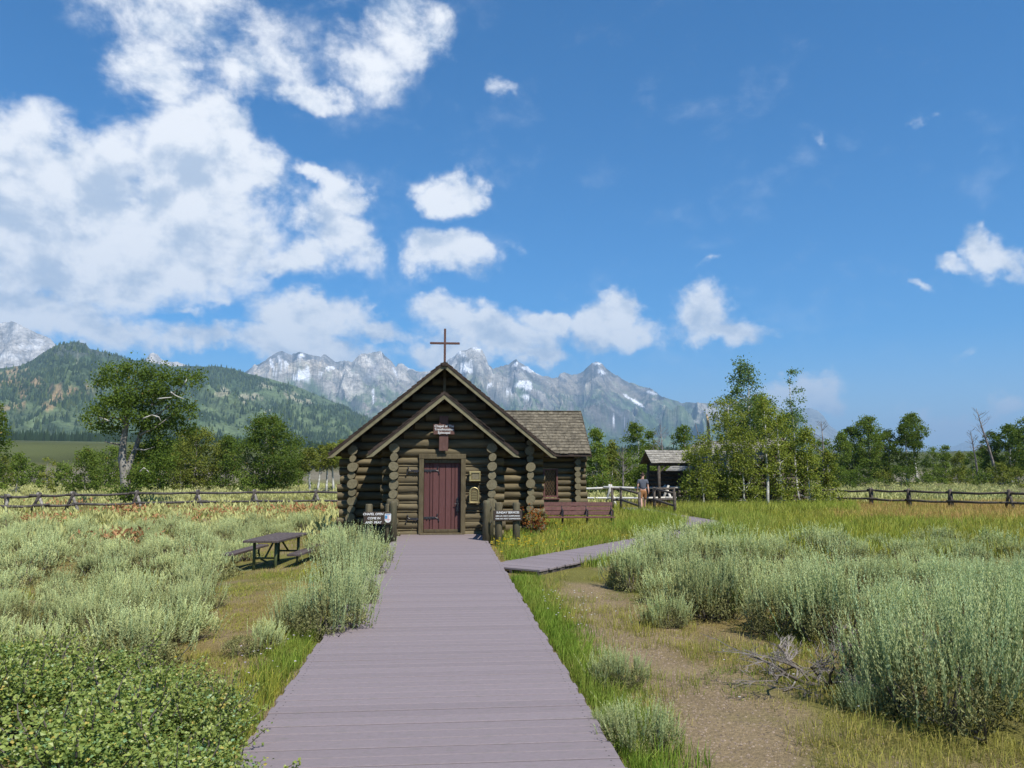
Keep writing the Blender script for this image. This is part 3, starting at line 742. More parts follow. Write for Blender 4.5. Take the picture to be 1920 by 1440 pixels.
def gable_roof(parent, x0, xl, xr, zr, zel, zer, y0, y1, label=None, course=0.17, front_jag=0.03, mat=None, thick=0.05):
    """a roof with its ridge along y: deck, barge boards, courses of shingles"""
    mat = mat or M['roofdark']
    mb = MB()
    roof = None
    for sx, ze in ((xl, zel), (xr, zer)):
        dx, dz = sx - x0, ze - zr; L = math.hypot(dx, dz); ux, uz = dx / L, dz / L; nx_, nz_ = (-uz, ux) if dx > 0 else (uz, -ux)
        t = thick
        mb.prism([(x0, zr), (sx, ze), (sx + nx_ * -t, ze + nz_ * -t), (x0, zr - t / abs(nz_))], y0 + 0.02, y1 - 0.02)
    roof = part('roof', mb, M['trim'], parent)
    for sx, ze in ((xl, zel), (xr, zer)):
        dx, dz = sx - x0, ze - zr; L = math.hypot(dx, dz); ux, uz = dx / L, dz / L; nx_, nz_ = (-uz, ux) if dx > 0 else (uz, -ux)
        # barge board on the front edge
        mb = MB(); e = 0.045; hb = 0.098
        ex, ez = sx + ux * 0.16, ze + uz * 0.16
        top = 0.008
        mb.prism([(x0, zr - top), (ex - nx_ * top, ez - nz_ * top), (ex - nx_ * (hb * .15), ez - nz_ * (hb * .15)), (sx + ux * .02 - nx_ * hb, ze + uz * .02 - nz_ * hb), (x0, zr - hb / abs(nz_))], y0 - e, y0 - 0.001)
        part('barge_board', mb, M['barge'], roof)
        mb = MB(); vt = 0.058
        mb.prism([(x0, zr + vt / abs(nz_)), (sx + ux * .07 + nx_ * vt, ze + uz * .07 + nz_ * vt), (sx + ux * .07 - nx_ * .004, ze + uz * .07 - nz_ * .004), (x0, zr - .004)], y0 - 0.062, y0 + .03)
        part('verge_board', mb, M['roofdark'], roof)
        # shingle courses: each board runs a little past the front edge, unevenly
        mb = MB(); nC = int(L / course); rr = random.Random(int(abs(sx) * 100))
        for c in range(nC + 1):
            s1 = L + 0.06 - c * course; s0 = max(s1 - course * 1.6, 0)
            yy = y0 - e - rr.uniform(0.0, front_jag)
            while yy < y1:
                wy = rr.uniform(0.09, 0.2) if yy < y0 + 1.5 else 2.2
                y2 = min(yy + wy, y1)
                lift = 0.026 + rr.uniform(0, 0.016); d1 = s1 - rr.uniform(0, 0.03)
                a = (x0 + ux * s0 + nx_ * 0.05, zr + uz * s0 + nz_ * 0.05); b = (x0 + ux * d1 + nx_ * (0.05 + lift), zr + uz * d1 + nz_ * (0.05 + lift))
                tk = 0.024
                mb.prism([a, b, (b[0] - nx_ * tk, b[1] - nz_ * tk), (a[0] - nx_ * 0.006, a[1] - nz_ * 0.006)], yy, y2 - 0.006)
                yy = y2
        part('shingles', mb, mat, roof, kind='stuff')
    return roof

def build_chapel():
    ch = thing('log_chapel', 'small dark brown log chapel with steep gabled porch and red door', 'chapel', (0, 20.6, 0))
    O = Vector((0, 20.6, 0))
    def lg(a, b, r): return log(ch, Vector(a) - O, Vector(b) - O, r)
    S = 0.238; r = 0.122; m = 0.827
    # --- porch (vestibule)
    yv = 20.75; zr = 3.66; xl, xr = -1.29, 1.265
    dl, dr = -0.625, 0.555
    k = 0
    while True:
        z = 0.0 + S * k
        half = (zr - 0.045 - z - r) / m
        if half < 0.18: break
        a = max(-half, xl - 0.34 + LR.uniform(-.04, .04)); b = min(half, xr + 0.34 + LR.uniform(-.04, .04))
        if z < 1.9:
            for q0, q1 in ((max(a, xl + .1), dl), (dr, min(b, xr - .1))): log(ch, Vector((q0, yv - .068, z + S / 2 + .012)) - O, Vector((q1, yv - .068, z + S / 2 + .012)) - O, .030, 'chink_pole')
        if z < 2.0:
            lg((a, yv, z), (dl, yv, z), r); lg((dr, yv, z), (b, yv, z), r)
        else: lg((a, yv, z), (b, yv, z), r)
        k += 1
    for x in (xl, xr):
        for k in range(10):
            z = 0.119 + S * k
            if z > (zr - 0.14 - abs(x) * m) - 0.02: break
            lg((x + LR.uniform(-.012, .012), 20.34 + LR.uniform(-.05, .05), z), (x, 22.0, z), r * LR.uniform(0.92, 1.04) * (1.08 if k % 2 else .90))
    # backing so no daylight shows between the logs
    mb = MB()
    mb.prism([(-1.25, -.05), (dl, -.05), (dl, 2.02), (dr, 2.02), (dr, -.05), (1.22, -.05), (1.22, 2.52), (0, 3.53), (-1.25, 2.5)], 0.17, 0.20)
    mb.box((xl, 0.8, 1.05), (0.06, 1.2, 2.2)); mb.box((xr, 0.8, 1.05), (0.06, 1.2, 2.2))
    part('chinking', mb, M['trim'], ch)
    vr = gable_roof(ch, 0, -1.86, 1.86, zr, 2.12, 2.12, 20.2 - 20.6, 22.0 - 20.6, course=0.16, front_jag=0.05)
    vr['label'] = 'lower gable roof over the porch'
    # --- nave
    yn = 22.1; zr = 4.63; xl, xr = -2.52, 2.43; k = 0; r = 0.118; S = 0.23; mid = -0.03
    while True:
        z = 0.045 + S * k
        half = (zr - 0.045 - z - r) / 0.825
        if half < 0.18: break
        a = max(-half, xl - 0.40 + LR.uniform(-.05, .05)); b = min(half, xr + 0.40 + LR.uniform(-.05, .05))
        lg((a, yn, z), (b, yn, z), r)
        k += 1
    for x in (xl, xr):
        for k in range(12):
            z = 0.16 + S * k
            if z > zr - 0.14 - abs(x) * 0.825 - 0.02: break
            lg((x + LR.uniform(-.02, .02), 21.74 + LR.uniform(-.05, .05), z), (x, 36.0, z), r * LR.uniform(.94, 1.06) * (1.13 if k % 2 else .84))
    mb = MB()
    mb.prism([(xl, -.05), (xr, -.05), (xr, 2.48), (0, 4.49), (xl, 2.41)], 1.53, 1.57)
    mb.box((xl, 8.4, 1.1), (.06, 13.6, 2.3)); mb.box((xr, 8.4, 1.1), (.06, 13.6, 2.3)); mb.prism([(xl, -.05), (xr, -.05), (xr, 2.3), (0, 4.3), (xl, 2.3)], 15.3, 15.36)
    part('chinking', mb, M['trim'], ch)
    nv = gable_roof(ch, 0, -3.05, 3.02, zr, 2.115, 2.125, 21.5 - 20.6, 36.4 - 20.6, course=0.17, front_jag=0.03)
    nv['label'] = 'main gable roof with olive barge boards'
    # king post in the nave gable and small fascia post
    mb = MB(); mb.box((0, 1.22, 4.12), (0.08, 0.06, 0.8)); part('king_post', mb, M['trim'], ch)
    # --- wing on the right
    yw = 30.0; S = 0.23; r = 0.116; xc = 5.15
    wx0, wx1 = 3.84, 4.40
    zs0, zs1 = 0.62, 1.72
    for k in range(10):
        z = 0.02 + S * k
        if z > 2.25: break
        b = xc + 0.38 + LR.uniform(-.05, .05)
        if zs0 - 0.1 < z < zs1 + 0.08:
            lg((2.45, yw, z), (wx0 - 0.01, yw, z), r); lg((wx1 + 0.01, yw, z), (b, yw, z), r)
        else: lg((2.45, yw, z), (b, yw, z), r)
    for k in range(12):
        z = 0.135 + S * k
        ye = 33.8 if z < 2.2 else 31.5 + (3.75 - z) / 0.86
        ys = 29.66 if z < 2.2 else 31.5 - (3.75 - z) / 0.86
        if z > 3.7: break
        lg((xc, ys + LR.uniform(-.04, .04), z), (xc, ye, z), r)
    mb = MB(); mb.box((3.1, 9.49, 1.1), (1.4, .04, 2.3)); mb.box((4.75, 9.49, 1.1), (.7, .04, 2.3)); mb.box((4.1, 9.49, .25), (.64, .038, .6)); mb.box((4.1, 9.49, 2.0), (.64, .038, .5)); mb.box((xc, 11.2, 1.2), (.05, 3.6, 2.4)); part('chinking', mb, M['trim'], ch)
    # wing roof: deck, then every shingle of the near slope
    e0 = Vector((0, 29.45, 2.30)); rg = Vector((0, 31.5, 4.04)); X0, X1 = 1.9, 5.60
    mb = MB()
    for sg in (1, -1):
        ey = 29.45 if sg == 1 else 33.55
        V = [(X0, ey, 2.30), (X1, ey, 2.30), (X1, 31.5, 4.04), (X0, 31.5, 4.04)]; V += [(a, b, c - 0.06) for a, b, c in V]
        V = np.array(V) - np.array(O)
        mb.faces(V, [(0, 1, 2, 3), (7, 6, 5, 4), (0, 4, 5, 1), (1, 5, 6, 2), (2, 6, 7, 3), (3, 7, 4, 0)])
    wr = part('roof', mb, M['trim'], ch); wr['label'] = 'grey-brown shingled roof of the side wing'
    up = (rg - e0).normalized(); nrm = Vector((0, -up.z, up.y)); Ls = (rg - e0).length
    nC = 15; exp = Ls / nC
    base = MB(); base.box((0, 0.5, 0), (1, 1, 1))
    sm = []
    for v in range(3):
        b = MB(); rr = random.Random(v); b.box((0, 0.5, 0.5), (0.97, 1, 1)); sm.append(b.mesh('shingle', M['shingle']))
    rot = Matrix((Vector((1, 0, 0)), up, nrm)).transposed().to_euler(); rr = random.Random(77)
    for c in range(nC):
        x = X0 + rr.uniform(0, .1)
        while x < X1:
            wdt = min(rr.uniform(0.14, 0.26), X1 + 0.02 - x)
            if wdt > 0.04:
                p = e0 + up * (c * exp - 0.03 - rr.uniform(0, 0.018)) + nrm * (0.028 + rr.uniform(0, .008)); p.x = x + wdt / 2
                q = Euler(rot); q.rotate_axis('X', -0.11); q.rotate_axis('Z', rr.uniform(-.02, .02))
                put('shingle', rr.choice(sm), wr, p - O, q, (wdt, exp * 1.35, 0.02))
            x += wdt
    mb = MB()
    for c in range(nC):
        for i in range(18):
            p = Vector((X0 + 0.1 + i * .2, 33.55, 2.3)); u2 = Vector((0, -up.y, up.z)); n2 = Vector((0, up.z, up.y))
            p = p + u2 * (c * exp + .08) + n2 * .03 - O
            mb.box(p, (.19, exp * 1.2, .02), Matrix((Vector((1, 0, 0)), u2, n2)).transposed())
    for i in range(17): mb.box((X0 + .1 + i * .22, 31.5 - 20.6, 4.085), (.21, .12, .03))
    part('shingles', mb, M['shingle'], wr, kind='stuff')
    mb = MB()
    V = np.array([(5.6, 29.42, 2.27), (5.6, 31.5, 4.035), (5.6, 31.5, 3.91), (5.6, 29.42, 2.15), (5.65, 29.42, 2.27), (5.65, 31.5, 4.035), (5.65, 31.5, 3.91), (5.65, 29.42, 2.15)]) - np.array(O)
    mb.faces(V, [(0, 1, 2, 3), (7, 6, 5, 4), (0, 4, 5, 1), (3, 2, 6, 7), (0, 3, 7, 4), (1, 5, 6, 2)]); part('barge_board', mb, M['roofdark'], wr)
    mb = MB(); mb.box((3.9, 29.44 - 20.6, 2.24), (3.45, 0.03, 0.10)); part('fascia', mb, M['roofdark'], wr)
    # --- window with diamond leading
    w = part('window', MB().box((4.12, 9.40, 1.17), (0.50, 0.02, 1.04)), M['glass'], ch); w['label'] = 'narrow red-framed window with diamond leading'
    mb = MB()
    for x in (wx0 + .025, wx1 - .025): mb.box((x, 9.34, 1.17), (.065, .12, 1.12), bev=.006)
    for z in (zs0 + .03, zs1 - .02): mb.box((4.12, 9.342, z), (.448, .114, .065), bev=.006)
    part('frame', mb, M['redwood'], w)
    part('sill', MB().box((4.12, 9.30, .57), (.68, .20, .05), bev=.006), M['redwood'], w)
    mb = MB(); wdt, hgt = 0.43, 0.99; nd = 4; stp = wdt / nd; zc = 1.17
    for sgn in (1, -1):
        slope = 1.75
        cc = -hgt / 2 - wdt * slope
        while cc < hgt / 2 + wdt * slope:
            pts = []
            for i in range(60):
                x = -wdt / 2 + wdt * i / 59; z = sgn * slope * x + cc
                if abs(z) <= hgt / 2: pts.append((4.12 + x, 9.383, zc + z))
            if len(pts) > 3: mb.tube([pts[0], pts[-1]], 0.006, 4)
            cc += stp * slope
    part('lattice', mb, M['bronze'], w)
    # --- door
    do = part('door', MB().box((-.035, .17, 1.0), (1.06, .03, 1.98)), M['door'], ch); do['label'] = 'red-brown plank door with black iron straps'
    fr = MB(); zt = 2.01
    for x, s in ((-.585, 1), (.515, 1)): fr.box((x, .06, .99), (.125, .17, 1.98), bev=.008)
    fr.box((-.035, .058, 2.045), (1.24, .175, .13), bev=.008)
    fr.box((-.035, .10, 1.925), (.97, .1, .10), bev=.005)
    part('frame', fr, M['trim'], do)
    part('threshold', MB().box((-.035, .02, .03), (1.16, .30, .05), bev=.006), M['trim'], do)
    xs = [-.515, -.44, -.365, -.285, -.205, -.12, -.035, .05, .115, .185, .25, .32, .385, .445]
    edges = [-.52, -.365, -.285, -.12, .05, .20, .30, .448]
    for a, b in zip(edges[:-1], edges[1:]):
        part('plank', MB().box(((a + b) / 2, .135, .965), (b - a - .012, .04, 1.81), bev=.005), M['door'], do)
    part('kick_plank', MB().box((-.035, .115, .105), (.95, .03, .07), bev=.004), M['trim'], do)
    def strap(z, x0, x1, y, parent):
        mb = MB(); sg = 1 if x1 > x0 else -1
        mb.box(((x0 + x1) / 2, y, z), (abs(x1 - x0), .014, .055), bev=.003)
        mb.tube([(x1, y, z), (x1 + sg * .05, y, z + .03), (x1 + sg * .06, y, z + .08)], [.018, .014, .011], 6)
        mb.tube([(x1, y, z), (x1 + sg * .07, y, z - .015), (x1 + sg * .095, y, z - .075)], [.018, .014, .011], 6)
        mb.tube([(x1 + sg * .06, y - .006, z + .07), (x1 + sg * .06, y + .006, z + .10)], [.02, .02], 6); mb.tube([(x1 + sg * .095, y, z - .065), (x1 + sg * .095, y, z - .095)], [.02, .02], 6)
        for q in (.3, .55, .8): mb.box((x0 + (x1 - x0) * q, y - .004, z + (-.035 if q < .6 else .0)), (.03, .02, .04), bev=.004)
        part('hinge', mb, M['iron'], parent)
    strap(1.675, -.515, -.215, .107, do); strap(.44, -.515, -.215, .107, do)
    for z in (1.665, .42):
        strap(z, -.63, -.87, .005, ch)
    mb = MB(); mb.box((.375, .105, .76), (.075, .014, .36), bev=.005); mb.tube([(.375, .10, .60), (.375, .03, .62), (.375, .03, .85), (.375, .10, .88)], [.012, .014, .014, .012], 8); mb.tube([(.40, .06, .80), (.29, .055, .80)], [.014, .01], 6); mb.tube([(.375, .11, .93), (.375, .09, .98)], [.03, .008], 8); mb.tube([(.375, .11, .58), (.375, .09, .53)], [.03, .008], 8)
    part('handle', mb, M['iron'], do)
    # doorstep
    st = part('doorstep', MB().box((-.05, -.06, -.005), (2.1, .30, .04), bev=.006), M['deck'], ch)
    return ch
build_chapel()

# cross on the ridge, signs and plaques
def build_chapel_things():
    t = thing('ridge_cross', 'tall thin brown wooden cross standing on the chapel roof ridge', 'cross', (0, 21.5, 4.58))
    part('upright', MB().box((0, 0, .50), (.062, .055, 1.10), bev=.006), M['crosswood'], t)
    part('crossbar', MB().box((0, -.005, .635), (.83, .057, .058), bev=.006), M['crosswood'], t)
    part('saddle', MB().box((0, .02, .02), (.17, .24, .08), bev=.01), M['roofdark'], t)
    t = thing('cross_sign', 'brown wooden cross sign with white lettering above the red door', 'sign', (0, 20.6, 2.15))
    Y = -.10
    part('upright', MB().box((-.01, Y, .50), (.24, .05, .92), bev=.006), M['crosswood'], t)
    part('crossbar', MB().box((-.005, Y - .03, .60), (.55, .055, .27), bev=.006), M['crosswood'], t)
    for tx, z, s in (('Chapel of The', .685, .088), ('Transfiguration', .60, .082), ('Episcopal', .515, .088)):
        lettering(t, tx, s, (0, Y - .062, z), M['white'], bold=.0016)
    t = thing('notice_box', 'small brass framed notice box on the log wall right of the door', 'notice box', at(890, 893, 20.6))
    part('case', MB().box((0, -.03, 0), (.31, .10, .27), bev=.012), M['bronze'], t)
    mb = MB(); mb.box((0, -.09, .105), (.30, .03, .05), bev=.008); mb.box((0, -.09, -.11), (.30, .03, .04), bev=.008); mb.box((-.12, -.09, -.005), (.055, .03, .18), bev=.008); mb.box((.13, -.09, -.005), (.03, .03, .18), bev=.008)
    part('frame', mb, M['brass'], t); part('knob', MB().tube([(-.12, -.10, .06), (-.12, -.13, .06)], [.03, .02], 8), M['brass'], t)
    part('card', MB().box((.02, -.085, 0), (.2, .008, .15)), M['logend'], t)
    t = thing('arched_plaque', 'arched bronze plaque on the log wall below the notice box', 'plaque', at(889, 928, 20.6))
    arch = lambda w, h, n=10: [(-w, -h), (w, -h)] + [(w * math.cos(a), h - w + w * math.sin(a)) for a in [math.pi * i / n for i in range(n + 1)]]
    part('plate', MB().prism(arch(.10, .17), -.06, .0), M['bronze'], t)
    part('rim', MB().tube([(x, -.065, z) for x, z in arch(.115, .19)] + [(-.115, -.065, -.19)], .018, 6), M['brass'], t)
    part('ledge', MB().box((0, -.05, -.205), (.30, .12, .035), bev=.006), M['bronze'], t)
    mb = MB()
    for i in range(6): mb.box((0, -.066, .09 - i * .042), (.14 - .03 * (i == 0), .008, .014))
    part('raised_text', mb, M['brass'], t)
    # notice signs on round posts
    def sign(label, px0, px1, py0, py1, posts, Y, topy):
        a = at(px0, py0, Y); b = at(px1, py1, Y); c = (a + b) / 2; g = g1(c.x, Y)
        t = thing('notice_sign', label, 'sign', (c.x, Y, g))
        part('board', MB().box((0, 0, c.z - g), (b.x - a.x, .045, a.z - b.z), bev=.006), M['signbrown'], t)
        for p in posts:
            q = at(p, topy, Y + .12); hh = q.z - g
            part('post', MB().tube([(q.x - c.x, .115, -.3), (q.x - c.x, .115, hh * .5), (q.x - c.x, .115, hh - .03), (q.x - c.x, .115, hh)], [.092, .088, .085, .07], 12), M['post'], t, True)
        return t, c.z - g, b.x - a.x, a.z - b.z
    t, zc, w, h = sign('dark brown CHAPEL OPEN sign with white shield left of the door', 682, 734, 960, 983, (692, 729), 18.9, 945)
    for i, (tx, x) in enumerate((('CHAPEL OPEN', -.105), ('COME IN', -.085), ('AND  PRAY', -.095))):
        lettering(t, tx, .074, (x, -.026, zc + .095 - i * .098), M['white'], bold=.0022, shear=.12)
    sh = [(-.075, .105), (.075, .105), (.075, -.02)] + [(.075 * math.cos(a), -.03 + .075 * math.sin(a)) for a in [-math.pi * i / 10 for i in range(11)]] + [(-.075, -.02)]
    s = part('shield', MB().prism([(x + .245, z + zc) for x, z in sh[::-1]], -.034, -.0235), M['white'], t); s['label'] = 'white shield with blue corner'
    part('blue_corner', MB().box((.205, -.036, zc + .025), (.055, .004, .075)), M['shieldblue'], s)
    part('red_bar', MB().box((.252, -.0352, zc - .0), (.014, .003, .16)), M['shieldred'], s); part('red_bar', MB().box((.245, -.0354, zc - .035), (.12, .003, .012)), M['shieldred'], s); part('blue_band', MB().box((.245, -.036, zc + .088), (.12, .004, .010)), M['shieldblue'], s)
    t, zc, w, h = sign('brown SUNDAY SERVICES notice board on two log posts right of the door', 925, 979, 957, 976, (935, 968), 18.7, 942)
    lettering(t, 'SUNDAY SERVICES', .066, (0, -.026, zc + .07), M['white'], bold=.0022)
    lettering(t, '8:00 A.M. HOLY COMMUNION', .043, (0, -.026, zc - .012), M['white'], bold=.0014)
    lettering(t, '10:00 A.M. HOLY COMMUNION', .043, (0, -.026, zc - .075), M['white'], bold=.0014)
    # log handrails either side of the step
    def rail(label, xf, xb, yf, yb, h):
        t = thing('log_handrail', label, 'handrail', ((xf + xb) / 2, (yf + yb) / 2, -.1)); O = Vector(((xf + xb) / 2, (yf + yb) / 2, -.1))
        for x, y, hh in ((xf, yf, h), (xb, yb, h)):
            part('post', MB().tube([Vector((x, y, -.3)) - O, Vector((x, y, hh - .08)) - O, Vector((x, y, hh - .02)) - O, Vector((x, y, hh)) - O], [.095, .09, .08, .05], 12), M['post'], t, True)
        for z in (h - .24, h - .58):
            part('rail', MB().tube([Vector((xf, yf, z)) - O, Vector((xb, yb, z)) - O], [.06, .06], 10), M['post'], t, True)
    rail('left log handrail post and rails beside the boardwalk at the porch', -1.20, -1.36, 18.95, 20.15, .96)
    rail('right log handrail post and rails beside the boardwalk at the porch', 1.04, 1.20, 18.95, 20.15, .96)
build_chapel_things()

# ------------------------------------------------------------------ bench, table
def build_bench():
    a = at(1015, 985, 24.0); g = g1(a.x + 1, 24.0) - .12
    t = thing('plank_bench', 'long red-brown plank bench with black iron frames beside the chapel', 'bench', (a.x, 24.0, g + .075), R(-4)); L = 2.25
    for i, (z, tilt) in enumerate(((.80, .0), (.665, .02), (.53, .04))):
        part('back_slat', MB().box((L / 2, .30 + (z - .5) * .25, z), (L, .035, .125), Matrix.Rotation(R(-14), 3, 'X'), bev=.006), M['redwood'], t)
    for y in (-.16, .0, .16):
        part('seat_slat', MB().box((L / 2, y + .02, .42), (L, .15, .04), bev=.006), M['redwood'], t)
    for x in (.04, .66, 1.42, 2.2):
        mb = MB(); mb.tube([(x, -.12, 0), (x, -.13, .40), (x, -.15, .62), (x, .05, .64), (x, .28, .62)], .022, 6); mb.tube([(x, .24, 0), (x, .25, .40), (x, .40, .86)], .022, 6); mb.tube([(x, -.14, .385), (x, .26, .385)], .02, 6)
        part('iron_frame', mb, M['iron'], t)
    mb = MB()
    p = thing('bench_deck', 'low grey slatted deck under the plank bench', 'deck', (a.x, 24.0, g), R(-4))
    me = MB().box((0, 0, 0), (2.55, .11, .045), bev=.005).mesh('slat', M['deck'])
    for i in range(9): put('slat', me, p, (1.2, -.75 + i * .15, .055))
    part('joist', MB().box((.2, -.1, .012), (.06, 1.3, .04)).box((2.4, -.1, .012), (.06, 1.3, .04)), M['stringer'], p)
build_bench()

def build_table():
    Y = 16.0; p = at(490, 1014, Y); zt = p.z; g = zt - .70
    a = Vector((at(523, 1014, 16.0).x - .36, 16.0, g)); L = 2.0
    ang = -math.atan2(.26, 2.0)
    t = thing('picnic_table', 'weathered dark picnic table with green steel legs among the sagebrush', 'picnic table', a, ang)
    for i in range(5):
        part('top_plank', MB().box((-.29 + i * .145, L / 2, .68), (.139, L, .045), bev=.006), M['tabletop'], t)
    for s in (-1, 1):
        for k in range(2):
            part('seat_plank', MB().box((s * (.60 + k * .13), L / 2, .42), (.125, L, .045), bev=.006), M['tabletop'], t)
    for y in (.28, L - .28):
        for s in (-1, 1):
            part('leg', MB().tube([(s * .22, y, 0), (s * .22, y, .655)], .032, 8), M['greensteel'], t, True)
            mb = MB(); mb.tube([(s * .22, y, .10), (s * .42, y, .06), (s * .60, y, .14), (s * .66, y, .28), (s * .66, y, .395)], .022, 8)
            part('seat_arm', mb, M['greensteel'], t, True)
        part('foot_bar', MB().tube([(-.4, y, .03), (.4, y, .03)], .028, 8), M['greensteel'], t, True)
        mb = MB(); s = 1 if y < 1 else -1; mb.tube([(0, y, .33), (0, y + s * .55, .65)], .02, 8); mb.tube([(-.22, y, .33), (.22, y, .33)], .02, 8)
        part('brace', mb, M['greensteel'], t, True)
    return a
TABLE = build_table()

# ------------------------------------------------------------------ fences
def buck_fence(name, label, pts, mat, hts, seed, pale=None, skew=38):
    """pts: ground points of the bucks; each buck an X of two poles, two rails between bucks"""
    rr = random.Random(seed); O = pts[0]
    t = thing(name, label, 'fence', O)
    tops = []
    for i, p in enumerate(pts):
        d = (pts[min(i + 1, len(pts) - 1)] - pts[max(i - 1, 0)]); d.z = 0; d.normalize(); nrm = Matrix.Rotation(R(skew), 3, 'Z') @ Vector((d.y, -d.x, 0)); h = hts[i] if isinstance(hts, list) else hts
        q = p - O
        for s in (-1, 1):
            f = q + nrm * (s * .42 * h) + d * (s * .05) - Vector((0, 0, .1)); e = q - nrm * (s * .16 * h) + d * (s * .05) + Vector((0, 0, h))
            mm = pale if (pale and s == 1) else mat
            part('buck_pole', MB().tube([f, f.lerp(e, .5) + Vector((rr.uniform(-.01, .01), 0, 0)), e], [.075, .07, .065], 8), mm, t, True)
        tops.append((q + Vector((0, 0, h * .86)), q + Vector((0, 0, h * .40)) + nrm * .2 * h))
    for (a1, a2), (b1, b2) in zip(tops[:-1], tops[1:]):
        for a, b in ((a1, b1), (a2, b2)):
            d = (b - a).normalized(); mid = a.lerp(b, .5) - Vector((0, 0, rr.uniform(.0, .05)))
            part('rail', MB().tube([a - d * rr.uniform(.15, .4) + Vector((0, 0, rr.uniform(-.02, .05))), mid, b + d * rr.uniform(.15, .4) + Vector((0, 0, rr.uniform(-.02, .05)))], [.066, .058, .05], 8), mat, t, True)
    return t
LF = [(-135, 40), (-50, 40), (15, 38), (75, 38.5), (138, 39.5), (258, 40.5), (372, 41.5), (478, 42), (593, 42.5), (705, 43), (820, 43.5)]
pts = []
for px, Y in LF:
    q = at(px, 900, Y); pts.append(Vector((q.x, Y, g1(q.x, Y))))
buck_fence('buck_rail_fence', 'weathered grey buck and rail fence crossing the sagebrush left of the chapel', pts, M['fence'], [.92, .92, .93, .98, 1.0, 1.0, 1.02, .98, .95, .95, .95], 3, M['fencepale'])
RF = [(1470, 47), (1562, 44.5), (1632, 42), (1702, 40), (1780, 38), (1890, 35.5), (2030, 33.5)]
pts = []
for px, Y in RF:
    q = at(px, 900, Y); pts.append(Vector((q.x, Y, g1(q.x, Y))))
buck_fence('buck_rail_fence', 'dark buck and rail fence running across the meadow at right', pts, M['railwood'], [.9, .9, 1.0, 1.0, 1.02, 1.02, 1.0], 4)
pts = []
for px, Y in ((1060, 44), (1144, 43), (1250, 42.5), (1345, 42.5)):
    q = at(px, 900, Y); pts.append(Vector((q.x, Y, g1(q.x, Y))))
buck_fence('pole_fence', 'sun-bleached white pole fence behind the walking man', pts, M['fencewhite'], [1.2] * 4, 5)

# ramp handrails
def ramp_rail(label, posts, seed):
    O = Vector((posts[0][0], posts[0][1], -.35)); t = thing('ramp_handrail', label, 'handrail', O)
    for x, y, h in posts:
        part('post', MB().tube([Vector((x, y, -.55)) - O, Vector((x, y, h)) - O], [.07, .065], 10), M['railwood'], t, True)
    for (x, y, h), (x2, y2, h2) in zip(posts[:-1], posts[1:]):
        for dz in (-.08, -.62):
            part('rail', MB().tube([Vector((x, y, h + dz)) - O, Vector((x2, y2, h2 + dz)) - O], .055, 8), M['railwood'], t, True)
ramp_rail('dark wooden handrail along the left side of the ramp near the man', [(8.68, 34.1, .70), (8.74, 38.0, .82), (8.35, 38.2, .80)], 1)
ramp_rail('dark wooden handrail along the right side of the ramp near the cabin', [(10.28, 34.1, .70), (10.42, 38.0, .82), (11.6, 38.6, .80)], 2)

